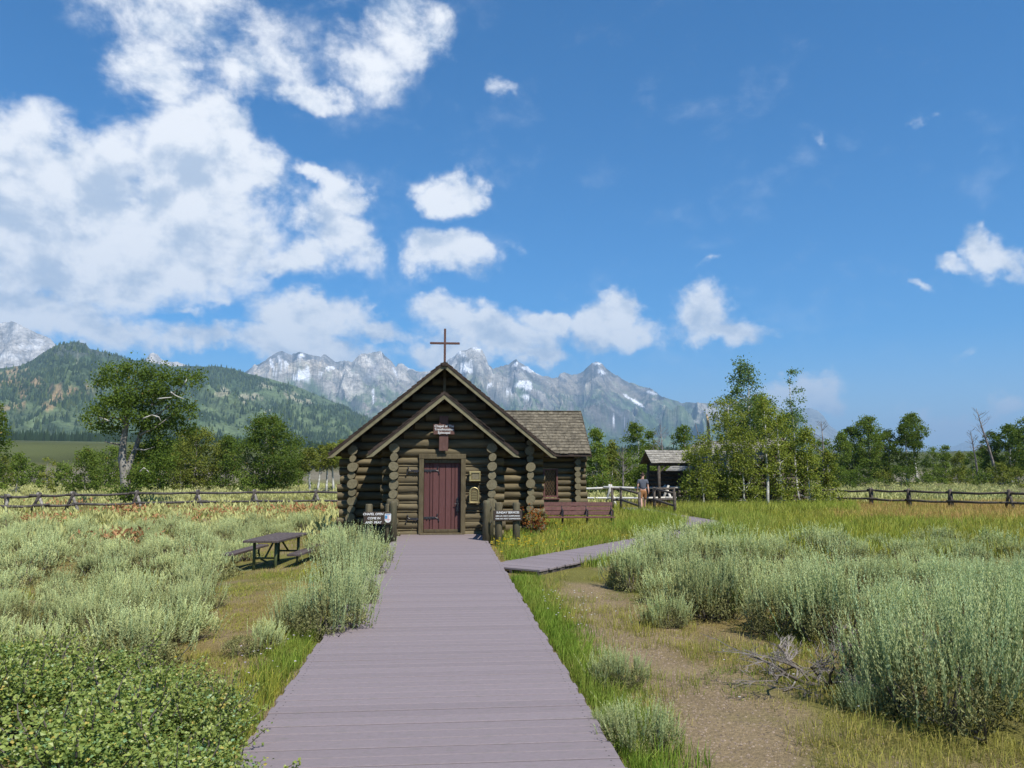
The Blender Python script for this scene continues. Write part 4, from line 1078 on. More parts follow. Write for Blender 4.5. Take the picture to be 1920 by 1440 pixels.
# ------------------------------------------------------------------ cabin behind the aspens
def build_cabin():
    q = at(1385, 900, 44.0); g = g1(q.x, 44.0); ang = R(28)
    t = thing('log_cabin', 'small dark log cabin with grey shingled roof behind the aspen thicket', 'cabin', (q.x, 44.0, g), ang)
    Wd, Ln, S, r = 4.6, 5.0, .24, .125; zr = 3.75; m = .66; zw = 2.15
    k = 0
    while True:
        z = .1 + S * k; half = (zr - .15 - z) / m - .1
        if half < .2: break
        half = min(half, Wd / 2 + .3)
        for y in (-Ln / 2, Ln / 2): log(t, (-half, y, z), (half, y, z), r, dark=True)
        k += 1
    for x in (-Wd / 2, Wd / 2):
        for k in range(9): log(t, (x, -Ln / 2 - .3, .22 + S * k), (x, Ln / 2 + .3, .22 + S * k), r, dark=True)
    mb = MB(); mb.prism([(-Wd / 2, -.05), (Wd / 2, -.05), (Wd / 2, zw), (0, zr - .3), (-Wd / 2, zw)], -Ln / 2 - .02, -Ln / 2 + .02); mb.box((-Wd / 2, 0, 1.05), (.05, Ln, 2.1)); mb.box((Wd / 2, 0, 1.05), (.05, Ln, 2.1))
    part('chinking', mb, M['railwood'], t)
    rf = gable_roof(t, 0, -Wd / 2 - .7, Wd / 2 + .7, zr, zr - m * (Wd / 2 + .7), zr - m * (Wd / 2 + .7), -Ln / 2 - .6, Ln / 2 + .6, course=.22, front_jag=.08, mat=M['shinglegrey'])
    # porch on the near left with its own little roof, in world-aligned coordinates
    a = at(1222, 868, 41.5); Lp = 3.3
    pr = thing('shingled_porch', 'shingled porch roof on dark posts joined to the log cabin', 'porch', (a.x, 41.5, g), R(6))
    e0 = Vector((0, 0, a.z - g)); up = Vector((0, .80, .60)); nrm = Vector((0, -.6, .8)); Ls = 1.15
    mb = MB(); V = [Vector((0, 0, e0.z)), Vector((Lp, 0, e0.z)), Vector((Lp, 0, e0.z)) + up * Ls, Vector((0, 0, e0.z)) + up * Ls]
    V2 = [v - nrm * .05 for v in V]; mb.faces([tuple(v) for v in V + V2], [(0, 1, 2, 3), (7, 6, 5, 4), (0, 4, 5, 1), (1, 5, 6, 2), (2, 6, 7, 3), (3, 7, 4, 0)])
    u2 = Vector((0, .80, -.60)); V = [Vector((0, 0, e0.z)) + up * Ls, Vector((Lp, 0, e0.z)) + up * Ls]; V += [V[1] + u2 * Ls, V[0] + u2 * Ls]; V2 = [v - Vector((0, .6, .8)) * .05 for v in V]
    mb.faces([tuple(v) for v in V + V2], [(0, 1, 2, 3), (7, 6, 5, 4), (0, 4, 5, 1), (1, 5, 6, 2), (2, 6, 7, 3), (3, 7, 4, 0)])
    ro = part('roof', mb, M['railwood'], pr)
    sm = MB().box((0, .5, .5), (.97, 1, 1)).mesh('shingle', M['shinglegrey']); rr = random.Random(8)
    rot = Matrix((Vector((1, 0, 0)), up, nrm)).transposed().to_euler(); nC = 6; ex = Ls / nC
    for c in range(nC):
        x = -.05
        while x < Lp:
            w = rr.uniform(.2, .36); p = e0 + up * (c * ex - .04 - rr.uniform(0, .03)) + nrm * .03; p.x = x + w / 2
            e = Euler(rot); e.rotate_axis('X', -.1); put('shingle', sm, ro, p, e, (w, ex * 1.35, .022)); x += w
    part('gable_panel', MB().faces([(.06, .05, e0.z - .1), (.06, 1.78, e0.z - .1), (.06, .92, e0.z + .6), (.1, .05, e0.z - .1), (.1, 1.78, e0.z - .1), (.1, .92, e0.z + .6)], [(0, 2, 1), (3, 4, 5), (0, 1, 4, 3), (1, 2, 5, 4), (2, 0, 3, 5)]) or None, M['railwood'], pr) if False else None
    for x, y in ((.45, .12), (2.2, .12), (.45, 1.7), (3.1, .12)):
        part('post', MB().tube([(x, y, -.1), (x, y, e0.z - .02)], .085, 8), M['railwood'], pr, True)
    part('beam', MB().tube([(-.05, .12, e0.z - .08), (Lp, .12, e0.z - .08)], .08, 8), M['railwood'], pr, True)
    for x in (.45, 2.2): part('brace', MB().tube([(x, .12, e0.z - .6), (x + .45, .12, e0.z - .1)], .05, 6), M['railwood'], pr, True)
    for k in range(8): log(pr, (.35, 1.75, .1 + .24 * k), (Lp + .3, 1.75, .1 + .24 * k), .12, dark=True)
    for k in range(4): log(pr, (1.6, .25, .1 + .24 * k), (Lp + .2, .25, .1 + .24 * k), .12, dark=True)
    part('back_wall', MB().box((Lp / 2 + .3, 1.72, 1.0), (Lp - .2, .05, 2.0)), M['railwood'], pr)
    # broken pole standing behind the roof
    b = at(1331, 850, 43.2); c = at(1325, 776, 43.2); gg = g1(b.x, 43.2)
    s = thing('broken_snag', 'pale broken tree trunk standing up behind the cabin roof', 'tree', (b.x, 43.2, gg))
    part('trunk', MB().tube([(0, 0, -.1), (-.02, 0, 1.6), (c.x - b.x + .06, 0, c.z - gg - .5), (c.x - b.x, 0, c.z - gg)], [.14, .11, .085, .04], 8), surf('snagwood', (.42, .30, .17), (.55, .42, .26), 6, .9, (1, 1, .3), .01, 12), s, True)
    d = at(1304, 795, 43.2)
    part('branch', MB().tube([(b.x - b.x - .02, 0, 2.6), ((d.x - b.x) * .5, 0, 3.0), (d.x - b.x, 0, d.z - gg)], [.05, .04, .015], 6), M['deadwood'], s, True)
build_cabin()

# ------------------------------------------------------------------ the man
def build_man():
    px = 1205; Y = 37.6; q = at(px, 900, Y); z0 = -.232
    t = thing('person', 'man in grey t-shirt and rust-brown shorts walking away on the ramp', 'person', (q.x, Y, z0), R(-6))
    skin = surf('skin', (.50, .29, .21), (.56, .34, .25), 8, .6)
    import bmesh
    def skinmesh(name, V, E, rad, mat, sub=2, parent=t):
        me = bpy.data.meshes.new(name); me.from_pydata(V, E, [])
        o = bpy.data.objects.new(name, me); COL.objects.link(o)
        o.modifiers.new('s', 'SKIN'); sv = me.skin_vertices[0].data
        for i, rr in enumerate(rad): sv[i].radius = rr if isinstance(rr, tuple) else (rr, rr)
        sv[0].use_root = True
        md = o.modifiers.new('u', 'SUBSURF'); md.levels = sub; md.render_levels = sub
        bpy.context.view_layer.update()
        m2 = bpy.data.meshes.new_from_object(o.evaluated_get(bpy.context.evaluated_depsgraph_get()))
        bpy.data.objects.remove(o); bpy.data.meshes.remove(me)
        m2.materials.clear(); m2.materials.append(mat)
        for p in m2.polygons: p.use_smooth = True
        return put(name, m2, parent)
    # faces +y (away from the camera); mid-stride
    V = [(0, 0, .92), (0, .01, 1.12), (0, .0, 1.32), (0, 0, 1.43), (0, .01, 1.52), (0, .02, 1.60), (0, .02, 1.70)]
    E = [(0, 1), (1, 2), (2, 3), (3, 4), (4, 5), (5, 6)]; rad = [(.15, .11), (.13, .10), (.16, .10), (.09, .07), (.055, .055), (.075, .09), (.06, .075)]
    def chain(start, pts, rs):
        pi = start
        for p, r in zip(pts, rs):
            V.append(p); rad.append(r); E.append((pi, len(V) - 1)); pi = len(V) - 1
        return pi
    for s, fy in ((-1, .10), (1, -.08)):
        hnd = chain(2, [(s * .17, 0, 1.38), (s * .25, -.03 * (1 if fy > 0 else -1), 1.12), (s * .275, fy * .5, .90), (s * .275, fy * .6, .84)], [.062, .045, .032, (.022, .036)])
        x = s * .275
        for j, ln in enumerate((.075, .09, .085, .065)):
            chain(hnd, [(x, fy * .6 - .03 + j * .02, .80), (x - s * .012, fy * .6 - .03 + j * .02 + .006, .80 - ln)], [.011, .008])
        chain(hnd, [(x - s * .02, fy * .6 + .045, .815), (x - s * .03, fy * .6 + .06, .775)], [.012, .009])
        chain(0, [(s * .09, 0, .86), (s * .10, -fy * .6, .50), (s * .10, -fy * 2.2 - .02, .09), (s * .105, -fy * 2.2 + .11, .035), (s * .108, -fy * 2.2 + .17, .03)], [(.095, .1), .062, .042, (.045, .035), (.04, .025)])
    body = skinmesh('body', V, E, rad, skin)
    # ears and face, on the far side
    mb = MB(); mb.tube([(0, .10, 1.61), (0, .135, 1.585), (0, .11, 1.57)], [.012, .016, .012], 6); mb.tube([(-.03, .105, 1.545), (.03, .105, 1.545)], .008, 6)
    part('face', mb, skin, t, True)
    mb = MB()
    for s in (-1, 1): mb.tube([(s * .075, .01, 1.64), (s * .09, .0, 1.615), (s * .078, .01, 1.58)], [.01, .016, .01], 6); 
    part('ear', mb, skin, t, True)
    mb = MB()
    for s in (-1, 1): mb.box((s * .032, .107, 1.63), (.025, .01, .012))
    part('eye', mb, M['iron'], t)
    V2, E2, r2 = [(0, -.005, 1.60), (0, .0, 1.66), (0, .015, 1.725), (0, .06, 1.735)], [(0, 1), (1, 2), (2, 3)], [(.08, .085), (.088, .105), (.07, .085), (.05, .04)]
    skinmesh('hair', V2, E2, r2, surf('hair', (.035, .02, .014), (.07, .04, .028), 40, .7))
    V2 = [(0, 0, .88), (0, .01, 1.12), (0, 0, 1.33), (0, 0, 1.43)]; E2 = [(0, 1), (1, 2), (2, 3)]; r2 = [(.175, .135), (.165, .128), (.185, .12), (.10, .085)]
    for s, fy in ((-1, .1), (1, -.08)):
        V2 += [(s * .19, 0, 1.375), (s * .235, -.015, 1.20)]; r2 += [.085, .07]; n = len(V2); E2 += [(2, n - 2), (n - 2, n - 1)]
    skinmesh('shirt', V2, E2, r2, surf('shirt', (.085, .095, .115), (.115, .125, .15), 12, .9, None, .004, 20))
    V2 = [(0, 0, .95), (0, 0, .84)]; E2 = [(0, 1)]; r2 = [(.165, .125), (.16, .125)]
    for s, fy in ((-1, .1), (1, -.08)):
        V2 += [(s * .10, -fy * .15, .74), (s * .105, -fy * .55, .46)]; r2 += [(.105, .11), .092]; n = len(V2); E2 += [(1, n - 2), (n - 2, n - 1)]
    skinmesh('shorts', V2, E2, r2, surf('shorts', (.24, .11, .04), (.31, .15, .06), 12, .9, None, .004, 20))
    for s, fy in ((-1, .1), (1, -.08)):
        y = -fy * 2.2 - .02
        skinmesh('shoe', [(s * .1, y - .03, .05), (s * .105, y + .09, .045), (s * .108, y + .2, .035)], [(0, 1), (1, 2)], [(.05, .05), (.052, .045), (.045, .032)], M['redwood'])
build_man()

# ------------------------------------------------------------------ foliage helpers
def unit(v): return v / (np.linalg.norm(v, axis=-1, keepdims=True) + 1e-9)
def rdir(n, rng): return unit(rng.normal(size=(n, 3)))
def leaves(mb, P, ax, L, Wd, C, rng, m=0, fold=0.25):
    n = len(P); side = unit(np.cross(ax, rdir(n, rng))); nn = np.cross(side, ax)
    L = np.broadcast_to(L, n)[:, None]; Wd = np.broadcast_to(Wd, n)[:, None]
    V = np.stack([P, P + ax * L * .5 + side * Wd * .5 + nn * Wd * fold, P + ax * L, P + ax * L * .5 - side * Wd * .5 + nn * Wd * fold], 1)
    F = np.arange(n * 4).reshape(n, 4)
    mb.add(V.reshape(-1, 3), F, np.repeat(C, 4, 0), m)

def blades(mb, P, H, Wd, lean, C, rng, tipc=None):
    """bent grass blades: two segments"""
    n = len(P); a = rng.uniform(0, 2 * math.pi, n); d = np.stack([np.cos(a), np.sin(a), 0 * a], 1)
    s = np.stack([-np.sin(a + .6), np.cos(a + .6), 0 * a], 1)
    up = np.array([0, 0, 1.0]); H = H[:, None]; Wd = Wd[:, None]; lean = lean[:, None]
    m1 = P + up * H * .55 + d * lean * H * .25; tip = P + up * H * (1 - .25 * lean) + d * lean * H * .8
    V = np.stack([P - s * Wd * .5, P + s * Wd * .5, m1 + s * Wd * .38, m1 - s * Wd * .38, tip], 1)
    i = np.arange(n)[:, None] * 5
    C4 = np.repeat(C[:, None, :], 5, 1)
    C4[:, :2] *= .85
    if tipc is not None: C4[:, 4] = tipc
    base = mb.n
    mb.add(V.reshape(-1, 3), np.concatenate([i, i + 1, i + 2, i + 3], 1), C4.reshape(-1, 3))
    mb.F.append(np.concatenate([i + 3, i + 2, i + 4], 1) + base); mb.M.append(np.zeros(n, int))

# ------------------------------------------------------------------ trees
PAL = {
    'dark': ((.055, .095, .020), (.110, .160, .034)),
    'mid': ((.080, .130, .026), (.150, .205, .046)),
    'light': ((.115, .155, .030), (.235, .275, .062)),
    'olive': ((.105, .140, .028), (.195, .220, .052)),
    'blue': ((.090, .160, .060), (.160, .240, .100)),
}
def crown_leaves(mb, centres, sig, per, ls, pal, rng):
    lo, hi = np.array(PAL[pal][0]), np.array(PAL[pal][1])
    k = len(centres); n = k * per
    P = np.repeat(centres, per, 0) + rng.normal(size=(n, 3)) * np.repeat(sig, per)[:, None] * np.array([1, 1, .75])
    t = np.clip(np.repeat(rng.uniform(0, 1, k), per) * .6 + rng.uniform(0, .5, n), 0, 1)[:, None]
    C = lo + (hi - lo) * t
    dead = rng.random(n) < .012; C[dead] = (.22, .17, .05)
    ax = rdir(n, rng); ax[:, 2] -= .35; ax = unit(ax)
    L = rng.uniform(.7, 1.3, n) * ls
    leaves(mb, P, ax, L, L * .72, C, rng)

def tree(label, px, Y, top, wpx, kind='round', pal='mid', bark='bark', dens=1.0, lean=0.0, group=None, base_frac=None, seed=None, name='tree', leaf=None, cat='tree', trunk=1.0):
    q = at(px, 900, Y); g = g1(q.x, Y); H = at(px, top, Y).z - g; Wm = wpx * Y / FPX
    rng = np.random.default_rng(seed if seed is not None else int(px * 7 + top)); rr = random.Random(int(px * 3 + top))
    t = thing(name, label, cat, (q.x, Y, g), 0, group)
    ls = leaf or (0.085 + Y * 0.0011)
    b0 = base_frac if base_frac is not None else {'aspen': .30, 'sapling': .4, 'round': .14, 'bush': .02}[kind]
    # crown: clump centres in an uneven outline
    per = 46; area = Wm * H * {'aspen': .55, 'sapling': .5, 'round': .75, 'bush': .75}[kind]
    nC = max(12, int(area * 3.3 * dens / (ls * ls * .36) / per))
    cs = []; n3 = rng.uniform(0, 6.28, 6)
    while len(cs) < nC:
        u = rng.uniform(0, 1); a = rng.uniform(0, 2 * math.pi)
        prof = {'aspen': (math.sin(math.pi * min(1, u * .85 + .12)) ** .7) * (1 - .35 * u), 'sapling': .25 + .75 * math.sin(math.pi * (.1 + .85 * u)) ** 1.3 * (.6 + .4 * math.sin(u * 17) ** 2), 'round': math.sin(math.pi * (.10 + .86 * u)) ** .6, 'bush': (1 - u ** 2.2) ** .6 * (.8 + .2 * math.sin(u * 9))}[kind]
        wob = .74 + .20 * math.sin(2 * a + n3[0] + 5 * u) + .16 * math.sin(3 * a + n3[1] - 9 * u) + .12 * math.sin(11 * u + n3[2])
        rad = Wm / 2 * prof * (wob * 1.2) * rng.uniform(.15, 1) ** .45
        zz = H * (b0 + (.97 - b0) * u)
        cs.append((rad * math.cos(a) + lean * zz, rad * math.sin(a) * .9, zz))
    cs = np.array(cs)
    mbL = MB()
    sig = rng.uniform(.5, 1.2, nC) * (0.040 * Wm + .10)
    crown_leaves(mbL, cs, sig, per, ls, pal, rng)
    # trunk and limbs
    mb = MB(); r0 = {'aspen': .014, 'sapling': .009, 'round': .022, 'bush': .010}[kind] * H * trunk + .02
    tp = []; x = y = 0
    for i in range(7):
        f = i / 6; tp.append((x + lean * H * .9 * f, y, -.15 + (H * .92 + .15) * f)); x += rr.uniform(-.012, .012) * H; y += rr.uniform(-.01, .01) * H
    mb.tube(tp, [r0 * (1 - .88 * i / 6) for i in range(7)], 8)
    tp = np.array(tp)
    for c in cs[rng.permutation(nC)[:16]]:
        z0 = max(H * .12, c[2] - math.hypot(c[0], c[1]) * rr.uniform(.5, .9) - .2); i = min(5, int((z0 + .15) / (H * .92 + .15) * 6)); f = (z0 - tp[i, 2]) / (tp[i + 1, 2] - tp[i, 2] + 1e-6)
        s = tp[i] * (1 - f) + tp[i + 1] * f; mid = s * .5 + c * .5 + np.array([0, 0, -.05 * H * rr.random()])
        rb = r0 * (1 - .85 * z0 / H) * .5
        mb.tube([s, mid, c], [max(rb, .012), max(rb * .6, .009), .006], 5, cap=False)
    part('trunk', mb, M[bark], t, True)
    part('crown', mbL, M['leaf'], t)
    return t

def dead_tree(label, px, Y, top, lean, seed, spread=.3):
    q = at(px, 900, Y); g = g1(q.x, Y); H = at(px, top, Y).z - g; rr = random.Random(seed)
    t = thing('dead_tree', label, 'tree', (q.x, Y, g))
    mb = MB(); tp = [Vector((lean * H * f + rr.uniform(-.01, .01) * H, 0, -.1 + H * f)) for f in (0, .25, .5, .75, 1)]
    r0 = .02 * H; mb.tube(tp, [r0, r0 * .85, r0 * .65, r0 * .4, r0 * .12], 8)
    part('trunk', mb, M['deadwood'], t, True)
    mb = MB()
    for i in range(24):
        f = rr.uniform(.42, .98); k = min(3, int(f * 4)); s = tp[k].lerp(tp[k + 1], f * 4 - k); a = rr.uniform(0, 6.28); L = H * spread * (1.15 - f) * rr.uniform(.6, 1.3) + .25
        d = Vector((math.cos(a), math.sin(a), rr.uniform(.4, 1.3))).normalized(); e = s + d * L
        mb.tube([s, s.lerp(e, .5) + Vector((0, 0, -.05 * L)), e], [r0 * .3 * (1.2 - f) + .012, .014, .008], 5, cap=False)
        for j in range(3):
            b = s.lerp(e, rr.uniform(.35, .95)); d2 = (d + Vector((rr.uniform(-1, 1), rr.uniform(-1, 1), rr.uniform(-.2, .9)))).normalized(); mb.tube([b, b + d2 * L * .4], [.012, .006], 4, cap=False)
    part('branch', mb, M['deadwood'], t)
    return t

def big_cottonwood():
    Y = 45.0; q = at(233, 940, Y); g = g1(q.x, Y); s = Y / FPX
    t = thing('cottonwood_tree', 'tall ragged cottonwood with forked grey trunk behind the left fence', 'tree', (q.x, Y, g))
    rng = np.random.default_rng(77); rr = random.Random(4)
    def w(px, py, dy=0.0):
        p = at(px, py, Y + dy); return np.array([p.x - q.x, dy, p.z - g])
    lobes = [(213, 704, 27), (248, 698, 24), (283, 712, 27), (318, 704, 21), (352, 712, 21), (368, 706, 10), (192, 762, 26), (232, 742, 30), (270, 745, 32), (312, 742, 26), (176, 792, 18), (205, 800, 20), (343, 772, 24), (352, 800, 16), (318, 792, 28), (283, 800, 26), (262, 778, 22), (300, 828, 26), (276, 850, 28), (310, 860, 20), (262, 885, 22), (285, 890, 20), (252, 925, 18), (222, 925, 12), (225, 775, 20), (196, 722, 16)]
    cs, sg = [], []
    for cx, cyy, r in lobes:
        n = max(4, int(r * r / 52))
        dy0 = rng.uniform(-1.2, 1.2)
        for _ in range(n):
            d = rdir(1, rng)[0] * rng.uniform(.3, 1) ** .5 * r
            c = w(cx + d[0], cyy + d[1] * .8, dy0 + d[2] * s * 1.2); cs.append(c); sg.append(rng.uniform(.16, .34))
    mb = MB(); crown_leaves(mb, np.array(cs), np.array(sg), 62, .135, 'dark', rng)
    part('crown', mb, M['leaf'], t)
    mb = MB()
    mb.tube([w(233, 952), w(236, 915), w(233, 885), w(229, 862), w(231, 830), w(236, 800), w(238, 765), (w(236, 735))], [.30, .26, .24, .21, .17, .15, .10, .05], 10)
    mb.tube([w(236, 893), w(243, 868, .2), w(254, 842, .4), w(263, 815, .5), w(272, 790, .5), w(285, 760, .5)], [.19, .16, .14, .12, .08, .04], 9)
    mb.tube([w(231, 835), w(215, 832, -.3), w(196, 828, -.4)], [.06, .05, .03], 6)
    for a, b in (((236, 775), (212, 720)), ((236, 790), (200, 770)), ((263, 815), (320, 780)), ((272, 790), (330, 750)), ((285, 760), (345, 722)), ((238, 765), (250, 705)), ((285, 762), (290, 712)), ((254, 842), (290, 838)), ((205, 783), (178, 793))):
        A, B = w(*a), w(*b, rng.uniform(-.6, .6)); mb.tube([A, (A + B) / 2 + np.array([0, 0, -.12]), B], [.07, .045, .015], 6, cap=False)
    part('trunk', mb, M['bark'], t, True)
    for path in (((295, 748), (310, 746), (322, 745)), ((320, 735), (330, 742), (345, 748)), ((262, 885), (270, 877), (278, 884), (282, 890)), ((205, 790), (195, 785), (185, 783)), ((268, 785), (285, 778), (298, 782), (302, 790)), ((345, 720), (349, 714), (350, 710))):
        mb = MB(); mb.tube([w(a, b, -1.5) for a, b in path], [.045] + [.03] * (len(path) - 2) + [.012], 5)
        part('dead_branch', mb, M['whitebark'], t, True)
big_cottonwood()

G1, G2, G3, G4 = 'trees beyond the left fence', 'aspens behind the chapel', 'aspens round the cabin', 'trees beyond the right fence'
tree('rounded olive-green tree right of the tall cottonwood', 365, 76, 803, 105, 'round', 'olive', dens=1.1, group=G1)
tree('large dark green leafy tree left of the chapel', 500, 72, 778, 125, 'round', 'dark', dens=1.5, group=G1, base_frac=.04)
tree('dark green tree filling the gap beside the large leafy tree', 425, 78, 818, 85, 'bush', 'dark', dens=1.1, group=G1)
tree('dense dark bush-like tree behind the cottonwood trunk', 300, 74, 835, 95, 'bush', 'dark', dens=1.1, group=G1)
tree('bushy green tree left of the cottonwood trunk', 160, 68, 842, 85, 'bush', 'mid', dens=1.0, group=G1)
tree('small sparse tree standing alone in the left plain', 88, 74, 852, 38, 'bush', 'olive', dens=.5, group=G1)
tree('small green tree near the left photo edge', 32, 72, 850, 52, 'bush', 'mid', dens=.7, group=G1)
tree('tree cut by the left photo edge', -32, 60, 745, 78, 'round', 'dark', group=G1)
for i, (px, top, w, lb) in enumerate(((582, 838, 50, 'light aspen with thin white trunk next to the large dark tree'), (597, 834, 44, 'second white-trunked aspen right of the large dark tree'), (612, 832, 46, 'aspen with leaning white trunk left of the chapel eave'), (626, 829, 46, 'white aspen trunk just left of the chapel wall'), (640, 826, 60, 'aspen with white trunk touching the chapel eave'), (668, 838, 60, 'aspen partly hidden behind the left chapel wall'))):
    tree(lb, px, 70 + i, top, w, 'aspen', 'olive', 'whitebark', dens=1.0, group=G1, base_frac=.50, lean=(-.03, .05, .07, -.05, .03, 0)[i], trunk=1.7)
for i, (px, Y, top, w, kd, pl, lb) in enumerate(((1118, 62, 803, 66, 'bush', 'mid', 'leafy aspen just right of the chapel wing'), (1148, 66, 828, 50, 'bush', 'olive', 'low olive aspen next to the chapel wing'), (1193, 68, 790, 62, 'aspen', 'mid', 'tallest aspen between chapel and cabin'), (1222, 70, 806, 48, 'aspen', 'mid', 'slim aspen behind the walking man'), (1170, 64, 850, 60, 'bush', 'mid', 'low leafy aspen left of the walking man'), (1240, 60, 868, 60, 'bush', 'mid', 'bushy aspen right behind the porch roof corner'), (1283, 66, 786, 66, 'aspen', 'dark', 'dark aspen rising behind the porch roof'), (1205, 62, 872, 70, 'bush', 'dark', 'dark bush behind the white pole fence'), (1085, 70, 826, 60, 'bush', 'mid', 'aspen hidden behind the chapel wing'))):
    tree(lb, px, Y, top, w, kd, pl, 'whitebark', dens=1.1, group=G2, base_frac=.12 if kd == 'aspen' else None)
dead_tree('grey dead aspen trunk between the green aspens', 1168, 60, 838, .01, 3, .22)
dead_tree('thin bare grey snag behind the porch', 1246, 64, 800, -.05, 5, .3)
# thicket in front of the cabin
for i, (px, Y, top, w, kd, pl, bf, dn, lb) in enumerate((
    (1402, 41.0, 668, 92, 'sapling', 'blue', .45, .55, 'tallest slender aspen rising above the cabin thicket'),
    (1497, 41.5, 684, 50, 'sapling', 'blue', .40, .30, 'thin sparse aspen sapling right of the cabin'),
    (1437, 39.5, 742, 78, 'aspen', 'light', .30, .45, 'aspen with thick pale trunk in front of the cabin'),
    (1365, 40.5, 742, 80, 'round', 'light', .12, .7, 'broad aspen hiding the cabin roof'),
    (1318, 39.2, 812, 92, 'bush', 'light', None, .6, 'low bushy aspen by the porch posts'),
    (1392, 38.8, 800, 95, 'bush', 'light', None, .8, 'wide bushy aspen in the middle of the thicket'),
    (1462, 40.0, 765, 84, 'round', 'light', .08, .7, 'yellow-green aspen left of the sparse sapling'),
    (1515, 39.5, 800, 76, 'bush', 'light', None, .8, 'yellow-green bushy aspen at the thicket right edge'),
    (1555, 42.0, 845, 52, 'bush', 'light', None, .9, 'small bushy aspen at the right end of the thicket'),
    (1292, 40.2, 852, 60, 'bush', 'light', None, .5, 'small leafy sapling against the dark porch'),
    (1425, 46.5, 738, 90, 'round', 'mid', .2, .8, 'darker tree behind the cabin roof'),
    (1480, 48.0, 775, 80, 'round', 'mid', .1, 1.0, 'green tree behind the right cabin wall'))):
    tree(lb, px, Y, top, w, kd, pl, 'whitebark', dens=dn, group=G3, base_frac=bf, leaf=.105)
# right row
for i, (px, Y, top, w, kd, pl, bf, dn, ln, lb) in enumerate((
    (1580, 92, 808, 64, 'bush', 'mid', None, 1.0, 0, 'bushy tree just right of the aspen thicket'),
    (1630, 98, 779, 74, 'round', 'mid', .10, 1.3, 0, 'tall full tree behind the right fence'),
    (1600, 100, 800, 50, 'round', 'dark', .1, 1.0, 0, 'dark tree left of the tall full tree'),
    (1668, 100, 805, 48, 'round', 'dark', .12, .9, 0, 'dark tree right of the tall full tree'),
    (1702, 95, 792, 54, 'round', 'dark', .2, 1.0, .03, 'dark leaning tree with pale trunk behind the fence'),
    (1722, 98, 773, 56, 'round', 'mid', .52, .8, -.08, 'tree with bent crown on a bare white trunk'),
    (1775, 100, 832, 34, 'bush', 'mid', None, .8, 0, 'small narrow tree alone right of the bent tree'),
    (1862, 96, 808, 46, 'round', 'dark', .1, .9, 0, 'green tree behind the leaning dead trunk'),
    (1897, 94, 795, 56, 'round', 'dark', .25, 1.1, 0, 'tree with white trunk near the right photo edge'),
    (1930, 90, 780, 60, 'round', 'mid', .3, 1.0, 0, 'tree cut by the right photo edge'),
    (1825, 104, 846, 40, 'bush', 'mid', None, .8, 0, 'low bush between the dead trees'),
    (1880, 88, 868, 70, 'bush', 'olive', None, .9, 0, 'low olive bush at the foot of the white trunk'))):
    tree(lb, px, Y, top, w, kd, pl, 'whitebark' if i in (4, 5, 8) else 'bark', dens=dn, lean=ln, group=G4, base_frac=bf, leaf=.19)
dead_tree('bare dead tree with slim upright trunk at right', 1836, 88, 805, -.10, 11, .25)
dead_tree('tall leaning dead trunk with bare twiggy top at right', 1874, 92, 765, -.24, 12, .3)
dead_tree('bare grey snag between thicket and right trees', 1545, 80, 788, .0, 13, .25)
for i, (px, Y, top, w, kd, pl, lb) in enumerate(((6, 88, 855, 70, 'bush', 'olive', 'olive tree behind the one at the left photo edge'), (60, 105, 868, 60, 'bush', 'mid', 'far small tree in the gap of the left plain'), (118, 95, 866, 60, 'bush', 'mid', 'low tree between the sparse tree and the bushy one'), (205, 84, 838, 72, 'round', 'mid', 'tree just left of the cottonwood trunk'), (262, 90, 830, 80, 'round', 'olive', 'tree behind the forked cottonwood trunk'), (345, 95, 822, 80, 'round', 'mid', 'tree rising behind the olive rounded tree'), (545, 90, 832, 70, 'round', 'mid', 'tree between the large dark tree and the aspens'))):
    tree(lb, px, Y, top, w, kd, pl, dens=.9, group=G1)
for i, (px, Y, top, w, kd, pl, lb) in enumerate(((1750, 112, 838, 56, 'bush', 'mid', 'tree under the bent white trunk'), (1800, 112, 848, 60, 'bush', 'olive', 'low tree closing the gap right of the narrow tree'), (1850, 112, 836, 60, 'bush', 'mid', 'low tree behind the slim dead trunk'), (1905, 106, 826, 70, 'round', 'mid', 'tree behind the white trunk at the right edge'), (1650, 118, 812, 60, 'round', 'mid', 'tree in the back of the right row'), (1540, 96, 826, 70, 'round', 'mid', 'tree behind the thicket right end'))):
    tree(lb, px, Y, top, w, kd, pl, dens=.9, group=G4, leaf=.2)
# low willow brush under the far trees
def low_bushes():
    rng = np.random.default_rng(51)
    lo = [(560, 84), (250, 78), (190, 82), (1130, 60), (1655, 96), (1690, 90), (1740, 92), (1795, 95), (1610, 90), (1840, 86), (1910, 84), (1570, 78), (455, 70), (340, 74)]
    wl = ['low willow bush right of the large dark tree', 'low willow bush under the cottonwood fork', 'low willow bush left of the cottonwood trunk', 'low willow bush beside the chapel wing corner', 'low willow bush under the tall full tree', 'low willow bush left of the bent white trunk', 'low willow bush right of the bent white trunk', 'low willow bush below the narrow lone tree', 'low willow bush at the start of the right tree row', 'low willow bush at the foot of the leaning dead trunk', 'low willow bush at the right photo edge', 'low willow bush touching the aspen thicket', 'low willow bush left of the large dark tree', 'low willow bush below the rounded olive tree']
    for i, (px, Y) in enumerate(lo):
        tree(wl[i], px, Y, 905 - 22 - (i % 4) * 4 if px < 1000 else 884 - (i % 3) * 5, 58 + 14 * (i % 3), 'bush', ('mid', 'olive', 'dark')[i % 3], dens=.55, group='willow bushes under the far trees', name='willow_bush', cat='bush')
low_bushes()

